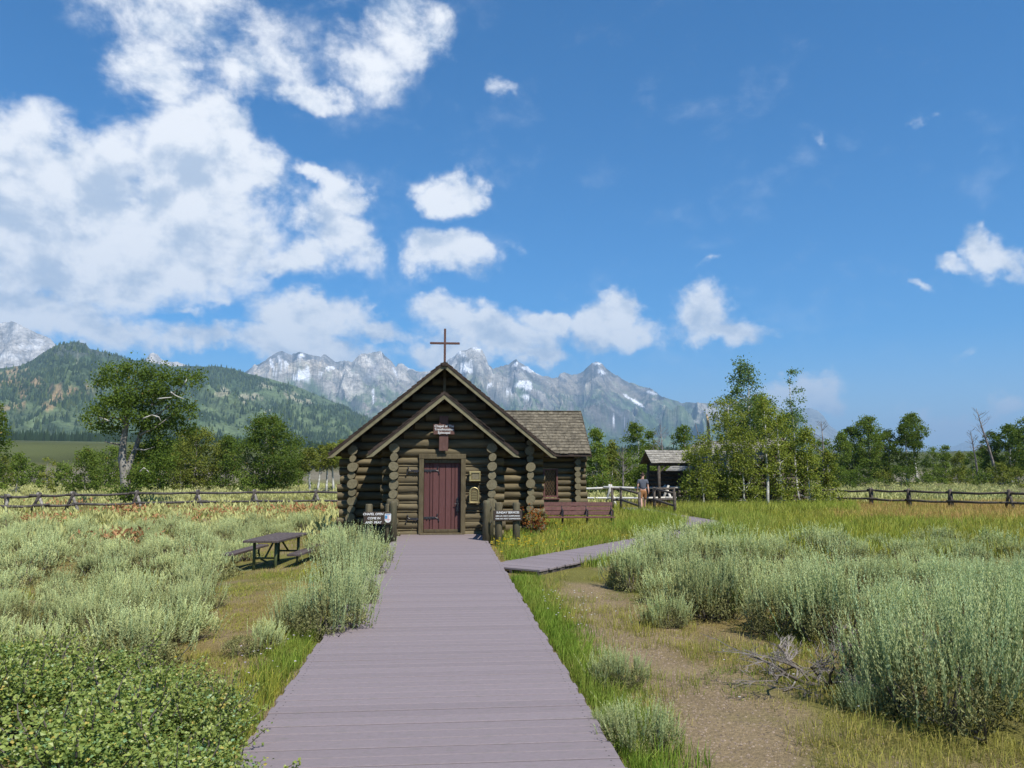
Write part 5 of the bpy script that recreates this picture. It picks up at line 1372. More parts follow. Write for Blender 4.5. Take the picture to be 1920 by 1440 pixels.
# ------------------------------------------------------------------ sagebrush
def sage_proto(seed, nsp, per, spike, lw, clumps, cper, tall=1.0, bl=0.0):
    """a shrub about 1.2 m wide and 0.8 m tall: leafy upright spikes over a clumped body coloured darker for shade; returns foliage and stem meshes"""
    rng = np.random.default_rng(seed); mb = MB(); st = MB()
    n = nsp; ph = rng.uniform(0, 6.28, 4)
    hubs = rng.uniform(0, 1, (11, 2)); ha = hubs[:, 0] * 6.28; hr = np.sqrt(hubs[:, 1]) * .42          # spikes gather in tufts
    h = rng.integers(0, 11, n); x = hr[h] * np.cos(ha[h]) + rng.normal(0, .085, n); y = hr[h] * np.sin(ha[h]) + rng.normal(0, .085, n)
    rr_ = np.clip(np.hypot(x, y) / .52, 0, 1.15)
    hh = rng.uniform(.72, 1.10, 11)
    ztop = (.50 * (1 - .55 * rr_ ** 2.0)) * hh[h] * rng.uniform(.85, 1.08, n)
    low = rng.random(n) < .25; ztop = np.where(low, ztop * rng.uniform(.45, .9, n), ztop)
    B = np.stack([x, y, ztop], 1)
    ax = np.stack([x * .45 + rng.normal(0, .09, n), y * .45 + rng.normal(0, .09, n), np.full(n, 1.0)], 1); ax = unit(ax)
    Ls = spike * rng.uniform(.5, 1.4, n) * tall
    k = n * per; f = np.tile(np.linspace(0, 1, per), n) + rng.uniform(-.03, .03, k)
    bend = np.repeat(rng.normal(0, .10, (n, 3)), per, 0) * (f ** 2)[:, None] * np.repeat(Ls, per)[:, None]
    P = np.repeat(B, per, 0) + np.repeat(ax, per, 0) * (f * np.repeat(Ls, per))[:, None] + bend + rng.normal(0, .003, (k, 3))
    d = unit(np.repeat(ax, per, 0) * (1.0 + .8 * f)[:, None] + rdir(k, rng) * (.42 - .14 * f)[:, None])
    tone = np.repeat(rng.uniform(0, 1, n), per)[:, None]; blue = np.repeat(np.clip(rng.uniform(0, 1, n) ** 2 + bl, 0, 1.6), per)[:, None]
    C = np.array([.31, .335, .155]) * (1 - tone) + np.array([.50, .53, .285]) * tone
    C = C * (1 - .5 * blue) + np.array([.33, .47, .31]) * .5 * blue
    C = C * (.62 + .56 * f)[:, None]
    L = lw * rng.uniform(.7, 1.3, k) * (1.2 - .65 * f)
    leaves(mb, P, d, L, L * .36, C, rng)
    # body: separate leaf clumps on a shell, dark hollow between them
    a = rng.uniform(0, 6.28, clumps); q = rng.uniform(.25, 1, clumps) ** .5; zz = rng.uniform(.12, 1, clumps)
    e2 = .50 * (1 + .15 * np.sin(2 * a + ph[0]) + .12 * np.sin(5 * a + ph[1]))
    rad = q * e2 * (.62 + .48 * np.sqrt(zz)) * (1 - .28 * zz)
    cc = np.stack([rad * np.cos(a), rad * np.sin(a), zz * .50 * (1 - .5 * q ** 2.4)], 1)
    k = clumps * cper
    P = np.repeat(cc, cper, 0) + rng.normal(0, 1, (k, 3)) * .030
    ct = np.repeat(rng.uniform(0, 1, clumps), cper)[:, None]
    C = np.array([.10, .10, .048]) * (1 - ct) + np.array([.24, .245, .12]) * ct  # older, woody leaf tone, darkened to paint in shade at the base
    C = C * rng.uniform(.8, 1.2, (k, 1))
    ax2 = rdir(k, rng); ax2[:, 2] = np.abs(ax2[:, 2]) + .4; L = lw * 1.0 * rng.uniform(.7, 1.3, k)
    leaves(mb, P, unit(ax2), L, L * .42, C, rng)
    rs = random.Random(seed)
    for i in range(34):
        b = (B[rs.randrange(nsp)] if i % 2 else cc[rs.randrange(clumps)]) * np.array([1, 1, .92]); s0 = np.array([rs.uniform(-.06, .06), rs.uniform(-.06, .06), -.04])
        mid = (s0 + b) / 2 + np.array([b[0] * .2 + rs.uniform(-.05, .05), b[1] * .2 + rs.uniform(-.05, .05), -.06])
        st.tube([s0, mid, b], [.017, .011, .004], 5, cap=False)
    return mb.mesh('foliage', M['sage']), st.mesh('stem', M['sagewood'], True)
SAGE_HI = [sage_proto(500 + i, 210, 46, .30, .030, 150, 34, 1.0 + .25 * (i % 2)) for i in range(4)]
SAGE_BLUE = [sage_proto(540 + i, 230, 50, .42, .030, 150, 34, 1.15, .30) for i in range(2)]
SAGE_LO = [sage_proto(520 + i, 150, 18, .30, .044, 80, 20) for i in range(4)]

def sage(loc, w, h, label, group, hi, rr, name='sagebrush'):
    f, s = rr.choice(SAGE_BLUE if hi and any(k in label for k in ('biggest', 'right photo edge', 'drooping', 'big pale', 'blue')) else SAGE_HI if hi else SAGE_LO)
    t = thing(name, label, 'shrub', loc, rr.uniform(0, 6.28), group)
    t.scale = (w / 1.1, w / 1.1, h / .98)
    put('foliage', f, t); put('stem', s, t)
    return t

def sage_px(px, py, wpx, hpx, label, group=None, rr=random.Random(1)):
    p = gp(px, py); k = p.y / FPX
    p = p + Vector((0, wpx * k * .30, 0)); p.z = g1(p.x, p.y)
    sage(p, wpx * k * 1.05, hpx * k, label, group, p.y < 14, rr)
    return p
PLACED = []
for a in (
    (605, 1210, 165, 150, 'big pale sagebrush beside the boardwalk in front of the picnic table'),
    (545, 1190, 90, 90, 'small sagebrush left of the big pale one beside the boardwalk'),
    (665, 1150, 95, 120, 'sagebrush touching the boardwalk beyond the big pale one'),
    (655, 1095, 130, 110, 'tall blue-green sagebrush hiding the right end of the picnic table'),
    (705, 1066, 90, 78, 'sagebrush leaning over the boardwalk below the CHAPEL OPEN sign'),
    (610, 1050, 90, 70, 'sagebrush directly behind the picnic table'),
    (640, 1024, 80, 50, 'sagebrush below the left chapel corner'),
    (465, 1235, 110, 78, 'small isolated sagebrush in the dry clearing left of the boardwalk'),
    (1195, 1110, 130, 110, 'round sagebrush overhanging the side boardwalk'),
    (1262, 1082, 130, 96, 'sagebrush hiding the far end of the side boardwalk'),
    (1335, 1078, 130, 98, 'sagebrush right behind the one hiding the side boardwalk'),
    (1232, 1052, 105, 74, 'small sagebrush right beside the bend of the side boardwalk'),
    (1292, 1034, 120, 66, 'far sagebrush in front of the cabin meadow'),
    (1352, 1022, 115, 56, 'farthest low sagebrush in front of the aspen thicket'),
    (1405, 1075, 130, 92, 'bluish sagebrush at the back of the right patch'),
    (1260, 1180, 110, 75, 'low sagebrush at the edge of the dirt track'),
    (1340, 1170, 170, 160, 'large dark-based sagebrush beside the dirt track'),
    (1480, 1200, 170, 150, 'sagebrush behind the dead grey twigs'),
    (1610, 1220, 200, 180, 'tall sagebrush behind the biggest foreground shrub'),
    (1840, 1385, 330, 280, 'biggest sagebrush in the lower right foreground'),
    (1930, 1300, 260, 250, 'tall sagebrush at the right photo edge behind the biggest one'),
    (1690, 1300, 190, 175, 'sagebrush left of the biggest foreground shrub'),
    (1650, 1345, 120, 75, 'small drooping blue-grey sagebrush tuft at the track margin'),
    (1165, 1300, 120, 95, 'small sagebrush between boardwalk and dirt track'),
    (1215, 1425, 165, 110, 'leafy low sagebrush at the lower right boardwalk edge'),
    (1145, 1385, 70, 60, 'little sagebrush growing over the right boardwalk edge'),
):
    p = sage_px(*a); PLACED.append((p.x, p.y, a[2] * p.y / FPX / 2))

def sage_label(x, y, w, h):
    qx, qy = project(np.array([[x, y, g1(x, y)]])); qx = float(qx[0]); qy = float(qy[0])
    size = ('low', 'middling', 'tall')[(h > .50) + (h > .66)] + (' narrow' if w < .95 else ' broad' if w > 1.2 else '')
    if x < 0:
        where = ('at the left photo edge ' if qx < 110 else 'left of the picnic table ' if qx < 440 else 'near the picnic table ')
        where += ('just behind the round-leaved shrubs' if qy > 1170 else 'in the near left field' if qy > 1080 else 'in the middle of the left field' if qy > 1010 else 'close to the left fence')
    else:
        where = ('next to the dirt track ' if qx < 1420 else 'at the right photo edge ' if qx > 1760 else 'in the right patch ')
        where += ('behind the biggest shrub' if qy > 1180 else 'halfway back' if qy > 1080 else 'where the golden meadow begins')
    return size + ' grey-green sagebrush ' + where, 'sagebrush ' + where
def scatter_sage():
    rr = random.Random(33); nx_ = 0
    left = gpoly([(-260, 1255), (60, 1262), (330, 1250), (390, 1215), (392, 1100), (440, 1085), (470, 1030), (590, 1000), (640, 975), (640, 962), (-330, 968)])
    right = gpoly([(1180, 1085), (1290, 1190), (1420, 1205), (1560, 1215), (1660, 1330), (2100, 1420), (2230, 1010), (1700, 1010), (1500, 1000), (1330, 990), (1215, 1025)])
    exc = [(TABLE.x + .1, TABLE.y + .6, 1.35), (TABLE.x + .1, TABLE.y + 1.6, 1.2)]
    pts = list(PLACED)
    cl = [(x, y) for x, y in CLEARING]
    for poly, lab, grp, tries, cap in ((left, 'grey-green sagebrush in the dense field left of the boardwalk', 'sagebrush field left of the boardwalk', 9000, 165), (right, 'grey-green sagebrush in the dense patch right of the dirt track', 'sagebrush patch right of the track', 6000, 80)):
        xs = [p[0] for p in poly]; ys = [p[1] for p in poly]; n = 0
        # candidates sorted by nearness so the nearest become individuals
        cand = sorted([(rr.uniform(min(xs), max(xs)), rr.uniform(min(ys), max(ys))) for _ in range(tries)], key=lambda p: p[1] + rr.uniform(0, 2))
        for x, y in cand:
            if not inside(np.array([x]), np.array([y]), poly)[0] or inside(np.array([x]), np.array([y]), cl)[0]: continue
            w = rr.uniform(.75, 1.25) if y < 15 else rr.uniform(.8, 1.45)
            if any((x - a) ** 2 + (y - b) ** 2 < (.56 * (w / 2 + c) + .30) ** 2 for a, b, c in pts): continue
            if any((x - a) ** 2 + (y - b) ** 2 < c * c for a, b, c in exc): continue
            if polydist(np.array([x]), np.array([y]), SIDEPATH)[0] < .62 + w * .42: continue
            pts.append((x, y, w / 2)); n += 1
            hh = w * rr.uniform(.44, .70)
            L_, G_ = sage_label(x, y, w, hh)
            sage(Vector((x, y, g1(x, y))), w, hh, L_, G_, y < 12, rr)
            if n >= cap: break
    return pts
SAGEPTS = scatter_sage()

def far_sage():
    """sagebrush beyond the fences, too many to count"""
    rng = np.random.default_rng(91); mb = MB()
    n = 5200
    y = rng.uniform(23, 105, n) ** 1.0; x = rng.uniform(-.78, .78, n) * y
    ok = fbm(x * .12, y * .12, 3, 93) > .36
    ok &= ~((np.abs(x) < 3.6) & (y < 37)) & ~((x > 1.5) & (x < 6.4) & (y > 28) & (y < 35)); ok &= polydist(x, y, SIDEPATH) > 1.4
    ok &= ~((x > 3) & (y < 44) & inside(x, y, SUNMEADOW_R)) & ~((x > 2) & (x < 13) & (y < 42))
    ok &= ~((y < 34) & (x > 0) & (x < 18))
    near = np.zeros(n, bool)
    sp = np.array([(a, b) for a, b, c in SAGEPTS])
    for i in range(n):
        if y[i] < 40 and (np.hypot(sp[:, 0] - x[i], sp[:, 1] - y[i]) < .7).any(): near[i] = True
    ok &= ~near; x = x[ok]; y = y[ok]; k = len(x)
    z = gz(x, y); sz = rng.uniform(.5, 1.1, k)
    per = 30
    o = rng.normal(0, 1, (k * per, 3)) * np.array([.27, .27, .0]); S = np.repeat(sz, per)[:, None]
    rr_ = np.hypot(o[:, 0], o[:, 1])
    P = np.repeat(np.stack([x, y, z], 1), per, 0) + o * S; P[:, 2] += np.maximum(.05, (.42 - .55 * rr_ ** 1.5)) * S[:, 0] * rng.uniform(.2, 1, k * per)
    ax = rdir(k * per, rng) * .45; ax[:, 2] += 1; ax = unit(ax)
    tone = np.repeat(rng.uniform(0, 1, k), per)[:, None] * .7 + rng.uniform(0, .3, (k * per, 1))
    C = np.array([.26, .26, .11]) * (1 - tone) + np.array([.42, .43, .22]) * tone
    L = rng.uniform(.14, .28, k * per) * S[:, 0]
    leaves(mb, P, ax, L, L * .42, C, rng)
    put('sagebrush_field', mb.mesh('sagebrush_field', M['sage']), kind='stuff', label='pale sagebrush covering the plain beyond the fences', category='sagebrush')
far_sage()

# ------------------------------------------------------------------ leafy shrubs, dead twigs
def snow_proto(seed, n):
    rng = np.random.default_rng(seed); mb = MB(); st = MB()
    a = rng.uniform(0, 6.28, n); q = rng.uniform(0, 1, n) ** .5; z = rng.uniform(0.12, 1, n) ** .55
    rad = q * .55 * (1 + .2 * np.sin(3 * a + seed)) * np.sqrt(1 - (z * .85) ** 2 + .05)
    P = np.stack([rad * np.cos(a), rad * np.sin(a), z * .46 * (1 + .15 * np.sin(5 * a) * q)], 1)
    hub = P[rng.integers(0, n, 150)]; P = P * .35 + hub[rng.integers(0, 150, n)] * .65 + rng.normal(0, .018, (n, 3))
    ax = rdir(n, rng); ax[:, 2] = ax[:, 2] * .4 + .1; ax[:, :2] += P[:, :2] * .8; ax = unit(ax)
    t = rng.uniform(0, 1, (n, 1))
    C = np.array([.10, .165, .036]) * (1 - t) + np.array([.25, .33, .085]) * t
    yl = rng.random(n) < .06; C[yl] = (.38, .34, .09)
    bl = rng.random(n) < .10; C[bl] = (.16, .29, .14)
    L = rng.uniform(.014, .030, n); leaves(mb, P, ax, L, L * .85, C, rng, fold=.12)
    for i in range(46):
        b = hub[rng.integers(0, 150)]; b = b * np.array([1.02, 1.02, 1]); d = unit(np.array([b[0] * .9, b[1] * .9, .55]) + rng.normal(0, .25, 3)); ln = rng.uniform(.07, .17); m_ = 16
        f = rng.uniform(.1, 1, m_)[:, None]; Q = b + d * f * ln + rng.normal(0, .006, (m_, 3)); st.tube([b * .6, b, b + d * ln], [.005, .004, .002], 4, cap=False)
        tt = rng.uniform(.3, 1, (m_, 1)); CC = np.array([.12, .19, .04]) * (1 - tt) + np.array([.30, .37, .10]) * tt; l2 = rng.uniform(.016, .034, m_)
        leaves(mb, Q, unit(rdir(m_, rng) + d * .5), l2, l2 * .8, CC, rng, fold=.12)
    rs = random.Random(seed)
    for i in range(30):
        b = P[rs.randrange(n)]; st.tube([(rs.uniform(-.15, .15), rs.uniform(-.15, .15), -.03), b * .6 + np.array([0, 0, .02]), b], [.006, .005, .003], 4, cap=False)
    return mb.mesh('foliage', M['shrubleaf']), st.mesh('stem', M['sagewood'])
SN = [snow_proto(5, 6000), snow_proto(6, 6000)]
def place_snow(px, py, w, h, label, k, group=None):
    p = gp(px, py); t = thing('leafy_shrub', label, 'shrub', p, k * 2.1, group); t.scale = (w / 1.1, w / 1.1, h / .46)
    put('foliage', SN[k % 2][0], t); put('stem', SN[k % 2][1], t)
for k, a in enumerate(((60, 1400, 1.25, .50, 'round-leaved green shrub in the lower left corner'), (230, 1440, 1.2, .46, 'round-leaved green shrub second from the lower left corner'), (360, 1430, 1.0, .40, 'round-leaved green shrub nearest to the left boardwalk edge'), (170, 1340, 1.2, .42, 'round-leaved shrub below the left sagebrush'), (300, 1350, 1.0, .34, 'low round-leaved shrub between sagebrush and boardwalk'), (20, 1310, 1.0, .42, 'round-leaved shrub at the left photo edge'), (150, 1540, 1.3, .5, 'round-leaved shrub cut by the bottom photo edge'), (330, 1560, 1.0, .40, 'round-leaved shrub at the bottom edge beside the boardwalk'), (-60, 1420, 1.2, .5, 'round-leaved shrub cut by the lower left edge'))):
    place_snow(*a[:2], *a[2:5], k, 'round-leaved shrubs lower left')
for k, (px, py, w, h, lb) in enumerate(((1560, 1170, .8, .42, 'bright green leafy shrub among the right sagebrush'), (1370, 1160, .6, .35, 'small bright leafy shrub at the foot of the dark-based sagebrush'))):
    place_snow(px, py, w, h, lb, k)

def dead_twigs():
    p = gp(1560, 1285); rr = random.Random(6)
    t = thing('dead_sagebrush', 'bare grey dead sagebrush twigs beside the dirt track', 'shrub', p); t.scale = (1.45, 1.2, 1.15)
    mb = MB(); tw = MB()
    def grow(s, d, L, r, lev):
        e = s + d * L; mid = s.lerp(e, .5) + Vector((rr.uniform(-.1, .1), rr.uniform(-.1, .1), rr.uniform(-.02, .1))) * L
        (mb if lev < 2 else tw).tube([s, mid, e], [r, r * .8, r * .6], 5 if lev < 2 else 3, cap=False)
        if lev < 4:
            for i in range(4 if lev < 3 else 5):
                f = rr.uniform(.35, 1); q = s.lerp(mid, f * 2) if f < .5 else mid.lerp(e, f * 2 - 1)
                nd = (d + Vector((rr.gauss(0, .55), rr.gauss(0, .55), rr.gauss(.08, .35)))).normalized(); grow(q, nd, L * rr.uniform(.45, .72), r * .55, lev + 1)
    for a in range(6):
        an = a * 1.05 + rr.uniform(-.3, .3); grow(Vector((0, 0, -.02)), Vector((math.cos(an), math.sin(an), .42)).normalized(), rr.uniform(.30, .42), .017, 0)
    part('stem', mb, M['sagewood'], t, True); part('twigs', tw, M['greytwig'], t)
dead_twigs()

def red_shrub():
    Y = 21.2; q = at(1003, 985, Y); g = g1(q.x, Y); rng = np.random.default_rng(12); n = 520
    t = thing('red_leaved_shrub', 'orange-red leaved shrub at the right chapel corner', 'shrub', (q.x, Y, g))
    P = rng.normal(0, 1, (n, 3)) * np.array([.17, .14, .16]) + np.array([0, 0, .45]); P[:, 2] = np.clip(P[:, 2], .05, .9)
    C = np.array([.16, .055, .022]) + rng.uniform(0, 1, (n, 1)) * np.array([.14, .07, .02]); gsel = rng.random(n) < .25; C[gsel] = (.12, .15, .04)
    mb = MB(); L = rng.uniform(.05, .09, n); leaves(mb, P, rdir(n, rng), L, L * .6, C, rng); part('foliage', mb, M['leaf'], t)
    mb = MB()
    for i in range(14): mb.tube([(0, 0, -.05), tuple(P[i] * .6 + np.array([0, 0, .05])), tuple(P[i])], [.012, .008, .004], 4)
    part('stem', mb, M['sagewood'], t)
red_shrub()

# ------------------------------------------------------------------ grass, weeds, dry leaves, pebbles
def scatter_grass():
    rng = np.random.default_rng(23)
    def mask(x, y):
        ok = ~((np.abs(x + .08) < 1.17) & (y < 20.7)) & (polydist(x, y, SIDEPATH) > .64)
        ok &= ~((np.abs(x) < 1.75) & (y > 20.2) & (y < 23)) & ~((np.abs(x) < 2.8) & (y > 21.8) & (y < 37)) & ~((x > 2) & (x < 5.3) & (y > 29.9) & (y < 34))
        return ok
    def zone(n, x, y, h, w, cols, lean=.5, tuft=.05, per=7, mb=None, tip=None):
        ok = mask(x, y); x = x[ok]; y = y[ok]; k = len(x)
        X = np.repeat(x, per) + rng.normal(0, tuft, k * per); Y = np.repeat(y, per) + rng.normal(0, tuft, k * per)
        hh = np.repeat(rng.uniform(*h, k), per) * rng.uniform(.55, 1.15, k * per)
        c = np.array(cols); i = np.clip(((fbm(x * .45, y * .45, 3, 66) - .28) / .44 * len(c) + rng.normal(0, .9, k)).astype(int), 0, len(c) - 1); C = np.repeat(c[i], per, 0) * rng.uniform(.75, 1.25, (k * per, 1))
        blades(mb, np.stack([X, Y, gz(X, Y) - .01], 1), hh, np.full(k * per, w) * rng.uniform(.6, 1.3, k * per), rng.uniform(.1, 1, k * per) * lean * 1.6, C, rng, tip)
    fresh = [(.17, .25, .045), (.22, .30, .06), (.28, .32, .08), (.19, .24, .055)]
    yell = [(.36, .34, .075), (.28, .31, .07), (.40, .34, .11), (.23, .28, .06)]
    drys = [(.42, .33, .15), (.34, .28, .11), (.28, .26, .09), (.46, .37, .19)]
    gold = [(.46, .35, .14), (.37, .35, .11), (.30, .33, .09), (.47, .28, .14), (.42, .38, .14)]
    mb = MB()
    # fresh strip along the right edge of the boardwalk, and a patchy one on the left
    n = 1900; y = rng.uniform(3.2, 13.3, n); zone(n, 1.14 + np.abs(rng.normal(0, .20, n)), y, (.07, .22), .006, fresh, .5, .035, 8, mb)
    n = 900; y = rng.uniform(3.4, 9.2, n); zone(n, -1.32 - np.abs(rng.normal(0, .22, n)), y, (.08, .24), .006, fresh + yell[:2], .5, .035, 8, mb)
    n = 500; y = rng.uniform(9, 19, n); zone(n, -1.28 - np.abs(rng.normal(0, .1, n)), y, (.05, .15), .007, yell, .5, .04, 6, mb)
    put('grass', mb.mesh('grass', M['grass']), kind='stuff', label='fresh green grass along the boardwalk edges', category='grass')
    mb = MB()
    # short dry turf round the clearings and the track
    n = 15000; y = 3.0 + 15 * rng.uniform(0, 1, n) ** 1.5; x = rng.uniform(-.70, .75, n) * (y + 1)
    f = fbm(x * 1.1, y * 1.1, 3, 8) ; t = polydist(x, y, TRACK); ok = (f > .40) & (t > .42 + (f - .5) * 2.5); x = x[ok]; y = y[ok]
    zone(len(x), x, y, (.03, .10), .005, drys + yell[:2] + fresh[3:], .9, .05, 8, mb)
    n = 5200; y = rng.uniform(5.5, 16.5, n); x = rng.uniform(-4.6, -1.3, n); f = fbm(x * 1.4, y * 1.4, 3, 19); ok = f > .38; x = x[ok]; y = y[ok]
    zone(len(x), x, y, (.025, .07), .0055, drys[1:3] + yell[:2] + drys[:1], .9, .05, 8, mb)
    n = 4200; y = rng.uniform(3.0, 13, n); x = rng.uniform(1.3, 5.6, n); f = fbm(x * 1.5, y * 1.5, 3, 18); ok = (f + .18 * sstep(.3, 1.2, polydist(x, y, TRACK)) > .60); x = x[ok]; y = y[ok]
    zone(len(x), x, y, (.06, .20), .0045, [(.34, .31, .09), (.42, .35, .14), (.25, .27, .07)], .8, .06, 12, mb)
    put('grass', mb.mesh('grass', M['grass']), kind='stuff', label='short dry turf around the clearing and dirt track', category='grass')
    mb = MB()
    # meadow between side path and chapel
    n = 3600; y = rng.uniform(14.5, 30, n); x = 1.3 + rng.uniform(0, 1, n) * (y - 11.5) * .55
    zone(n, x, y, (.14, .36), .012, yell + fresh[1:3] + [(.40, .34, .09)], .6, .09, 8, mb)
    put('grass', mb.mesh('grass', M['grass']), kind='stuff', label='yellow-green meadow grass in front of the bench', category='grass')
    mb = MB()
    # tall golden grass on the right field
    n = 8500; y = rng.uniform(15, 46, n); x = rng.uniform(.16, .82, n) * y
    red = fbm(x * .14, y * .14, 3, 55) + .25 * sstep(24, 34, y) * sstep(.4, .6, x / y) - .1
    ok = (y > 19) | (x > 6)
    for sel, cols in ((ok & (red > .55), [(.50, .30, .16), (.46, .33, .14), (.40, .34, .12)]), (ok & (red <= .55), gold[1:3] + yell[:2] + [(.28, .32, .075)])):
        zone(sel.sum(), x[sel], y[sel], (.20, .48), .016, cols, .5, .14, 8, mb)
    n = 3200; t = rng.uniform(0, 1, n); k = rng.integers(2, 5, n); SP = np.array(SIDEPATH); Q = SP[k] * (1 - t[:, None]) + SP[k + 1] * t[:, None]; off = rng.uniform(.66, 1.9, n) * np.where(rng.random(n) < .75, 1, -1)
    D_ = SP[k + 1] - SP[k]; D_ = D_ / np.linalg.norm(D_, axis=1)[:, None]; Q = Q + np.stack([D_[:, 1], -D_[:, 0]], 1) * off[:, None]
    zone(n, Q[:, 0], Q[:, 1], (.30, .60), .016, yell[1:2] + fresh[1:3] + gold[1:3], .5, .10, 8, mb)
    n = 2200; y = rng.uniform(33, 40, n); x = rng.uniform(.30, .55, n) * y
    zone(n, x, y, (.3, .7), .02, [(.30, .34, .075), (.26, .31, .065), (.36, .36, .10)], .5, .12, 8, mb)
    put('grass', mb.mesh('grass', M['grass']), kind='stuff', label='tall golden and reddish grass in the right meadow', category='grass')
    mb = MB()
    n = 9500; y = 5.5 + 64 * rng.uniform(0, 1, n) ** 1.5; x = -rng.uniform(.0, .80, n) * y - 1.5
    ok = ~(inside(x, y, CLEARING) | ((np.abs(x - TABLE.x) < 1.2) & (np.abs(y - TABLE.y - 1) < 1.6))); x = x[ok]; y = y[ok]
    for lo_, hi_, hgt, wd in ((0, 13, (.05, .14), .006), (13, 26, (.08, .22), .010), (26, 90, (.12, .30), .017)):
        k = (y >= lo_) & (y < hi_); zone(k.sum(), x[k], y[k], hgt, wd, drys[:3] + yell[:2], .7, .10, 7, mb)
    put('grass', mb.mesh('grass', M['grass']), kind='stuff', label='dry grass between the sagebrush on the left', category='grass')
    # rust-coloured dry leaf patches on the left
    mb = MB(); n = 0
    for px, py, w, k in ((255, 965, 1.8, 260), (440, 968, 2.0, 200), (585, 966, 1.8, 330), (80, 985, 1.6, 160), (215, 1025, .8, 110), (150, 950, 1.6, 110), (330, 985, 1.0, 90), (640, 960, 1.2, 150)):
        p = gp(px, py); x = p.x + rng.normal(0, w * .6, k); y = p.y + rng.normal(0, w * .5, k)
        P = np.stack([x, y, gz(x, y) + rng.uniform(.05, .38, k)], 1); ax = rdir(k, rng); ax[:, 2] = np.abs(ax[:, 2]) + .2
        C = np.array([.26, .13, .07]) + rng.uniform(0, 1, (k, 1)) * np.array([.18, .13, .08]); L = rng.uniform(.10, .24, k); leaves(mb, P, unit(ax), L, L * .45, C, rng)
    put('dry_leaves', mb.mesh('dry_leaves', M['leaf']), kind='stuff', label='rust-brown dry leaves scattered in the left field', category='leaves')
    # flowers
    mb = MB()
    for cx, cyy, w, k, c in ((1075, 1150, .5, 26, (.75, .72, .75)), (500, 1265, .5, 22, (.70, .62, .72)), (1480, 1320, .6, 9, (.7, .68, .7)), (960, 1030, 1.0, 120, (.62, .45, .03)), (250, 1300, .7, 12, (.7, .5, .03)), (1090, 1180, .3, 16, (.75, .72, .75)), (1100, 1000, 2.0, 120, (.62, .48, .05)), (1480, 1190, .25, 30, (.62, .28, .20))):
        p = gp(cx, cyy); x = p.x + rng.normal(0, w * .5, k); y = p.y + rng.normal(0, w * .8, k); ok = mask(x, y); x = x[ok]; y = y[ok]; k = len(x)
        P = np.stack([x, y, gz(x, y) + rng.uniform(.10, .26, k)], 1)
        for s in range(5):
            a = s * 1.2566; ax = np.tile([math.cos(a), math.sin(a), .35], (k, 1)); leaves(mb, P, unit(ax), .011 if w < .9 else .03, .009 if w < .9 else .022, np.tile(c, (k, 1)), rng)
    put('wildflowers', mb.mesh('wildflowers', M['petal']), kind='stuff', label='tiny white, mauve and yellow wildflowers in the grass', category='flowers')
    # pebbles on the track
    mb = MB(); n = 5200
    k = rng.integers(0, len(TRACK) - 1, n); f = rng.uniform(0, 1, n)[:, None]; T = np.array(TRACK); P2 = T[k] * (1 - f) + T[k + 1] * f + rng.normal(0, .5, (n, 2))
    GL = np.array(GRAVEL_L); f = rng.uniform(0, 1, (700, 1)); P3 = GL[0] * (1 - f) + GL[1] * f + rng.normal(0, .22, (700, 2)); P2 = np.concatenate([P2, P3]); n = len(P2)
    ok = mask(P2[:, 0], P2[:, 1]) & (P2[:, 1] > 2.5); P2 = P2[ok]; n = len(P2)
    r = rng.uniform(.004, .013, n)[:, None]; z = gz(P2[:, 0], P2[:, 1])[:, None]; C0 = np.concatenate([P2, z], 1)
    octv = np.array([(1, 0, 0), (0, 1, 0), (-1, 0, 0), (0, -1, 0), (0, 0, .7), (0, 0, -.5)], float)
    V = C0[:, None, :] + octv[None] * r[:, None] * rng.uniform(.7, 1.3, (n, 6, 1)); F = np.array([(0, 1, 4), (1, 2, 4), (2, 3, 4), (3, 0, 4), (1, 0, 5), (2, 1, 5), (3, 2, 5), (0, 3, 5)])
    F = (F[None] + (np.arange(n) * 6)[:, None, None]).reshape(-1, 3); CC = np.array([.27, .21, .16]) * rng.uniform(.6, 1.5, (n, 1)); mb.add(V.reshape(-1, 3), F, np.repeat(CC, 6, 0))
    put('gravel', mb.mesh('gravel', M['petal']), kind='stuff', label='fine gravel on the dirt track', category='gravel')
scatter_grass()

# shrubs that would share a description are told apart by their order from the left
def order_labels():
    by = {}
    for o in COL.objects:
        if o.parent is None and o.name.startswith('sagebrush') and o.get('category'): by.setdefault(o['label'], []).append(o)
    words_ = ['leftmost', 'second from left', 'third from left', 'fourth from left', 'fifth from left', 'sixth from left', 'seventh from left', 'eighth from left', 'ninth from left', 'tenth from left', 'eleventh from left', 'twelfth from left', 'thirteenth from left', 'fourteenth from left']
    for lab, os_ in by.items():
        if 1 < len(os_) <= len(words_):
            short = lab.replace('grey-green ', '').replace(' the ', ' ')
            for k, o in enumerate(sorted(os_, key=lambda o: o.location.x / o.location.y)): o['label'] = words_[k] + ' ' + short
order_labels()

# two pale stones near the bench path
for k, (px, py, w, lb) in enumerate(((1150, 988, .5, 'grey stone in the grass near the bench'), (1195, 996, .8, 'long pale flat stone beside the side boardwalk'))):
    p = gp(px, py); rr = random.Random(k); mb = MB(); V = []
    import bmesh as _bm
    b = _bm.new(); _bm.ops.create_icosphere(b, subdivisions=2, radius=1)
    for v in b.verts: v.co = v.co * rr.uniform(.86, 1.08)
    me = bpy.data.meshes.new('stone'); b.to_mesh(me); b.free(); me.materials.append(M['stone'])
    for q in me.polygons: q.use_smooth = True
    put('stone', me, None, p, (0, 0, rr.uniform(-.3, .3)), (w * .5, w * .22, .10 + .04 * (1 - k)), label=lb, category='stone')

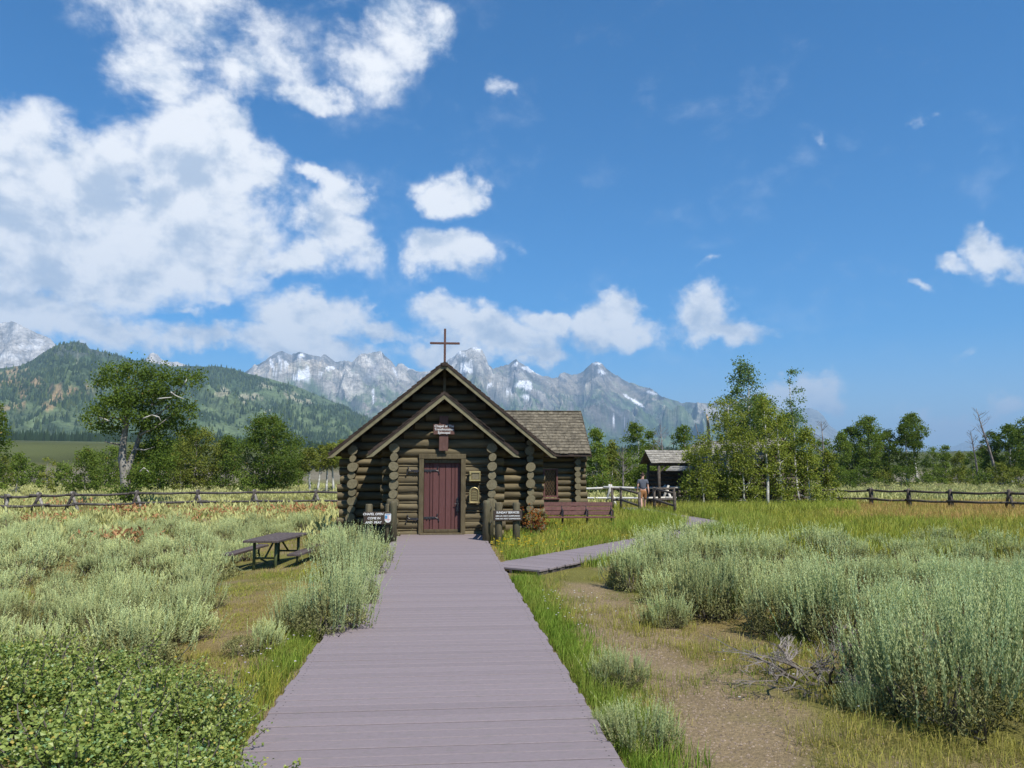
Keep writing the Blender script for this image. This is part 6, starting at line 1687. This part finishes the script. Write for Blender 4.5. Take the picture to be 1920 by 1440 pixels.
# ------------------------------------------------------------------ the air
def build_haze():
    m, nt, out = nodes('haze')
    v = nt.nodes.new('ShaderNodeVolumePrincipled')
    v.inputs['Color'].default_value = (0.46, 0.72, 1.0, 1); v.inputs['Density'].default_value = 8.0e-5; v.inputs['Anisotropy'].default_value = 0.0
    nt.links.new(v.outputs[0], out.inputs['Volume'])
    mb = MB(); X = 36000; z0, z1 = -4.0, 2050
    mb.box((0, 0, (z0 + z1) / 2), (2 * X, 2 * X, z1 - z0))
    put('haze', mb.mesh('haze', m), kind='stuff', label='thin blue haze in the valley air', category='haze')
build_haze()
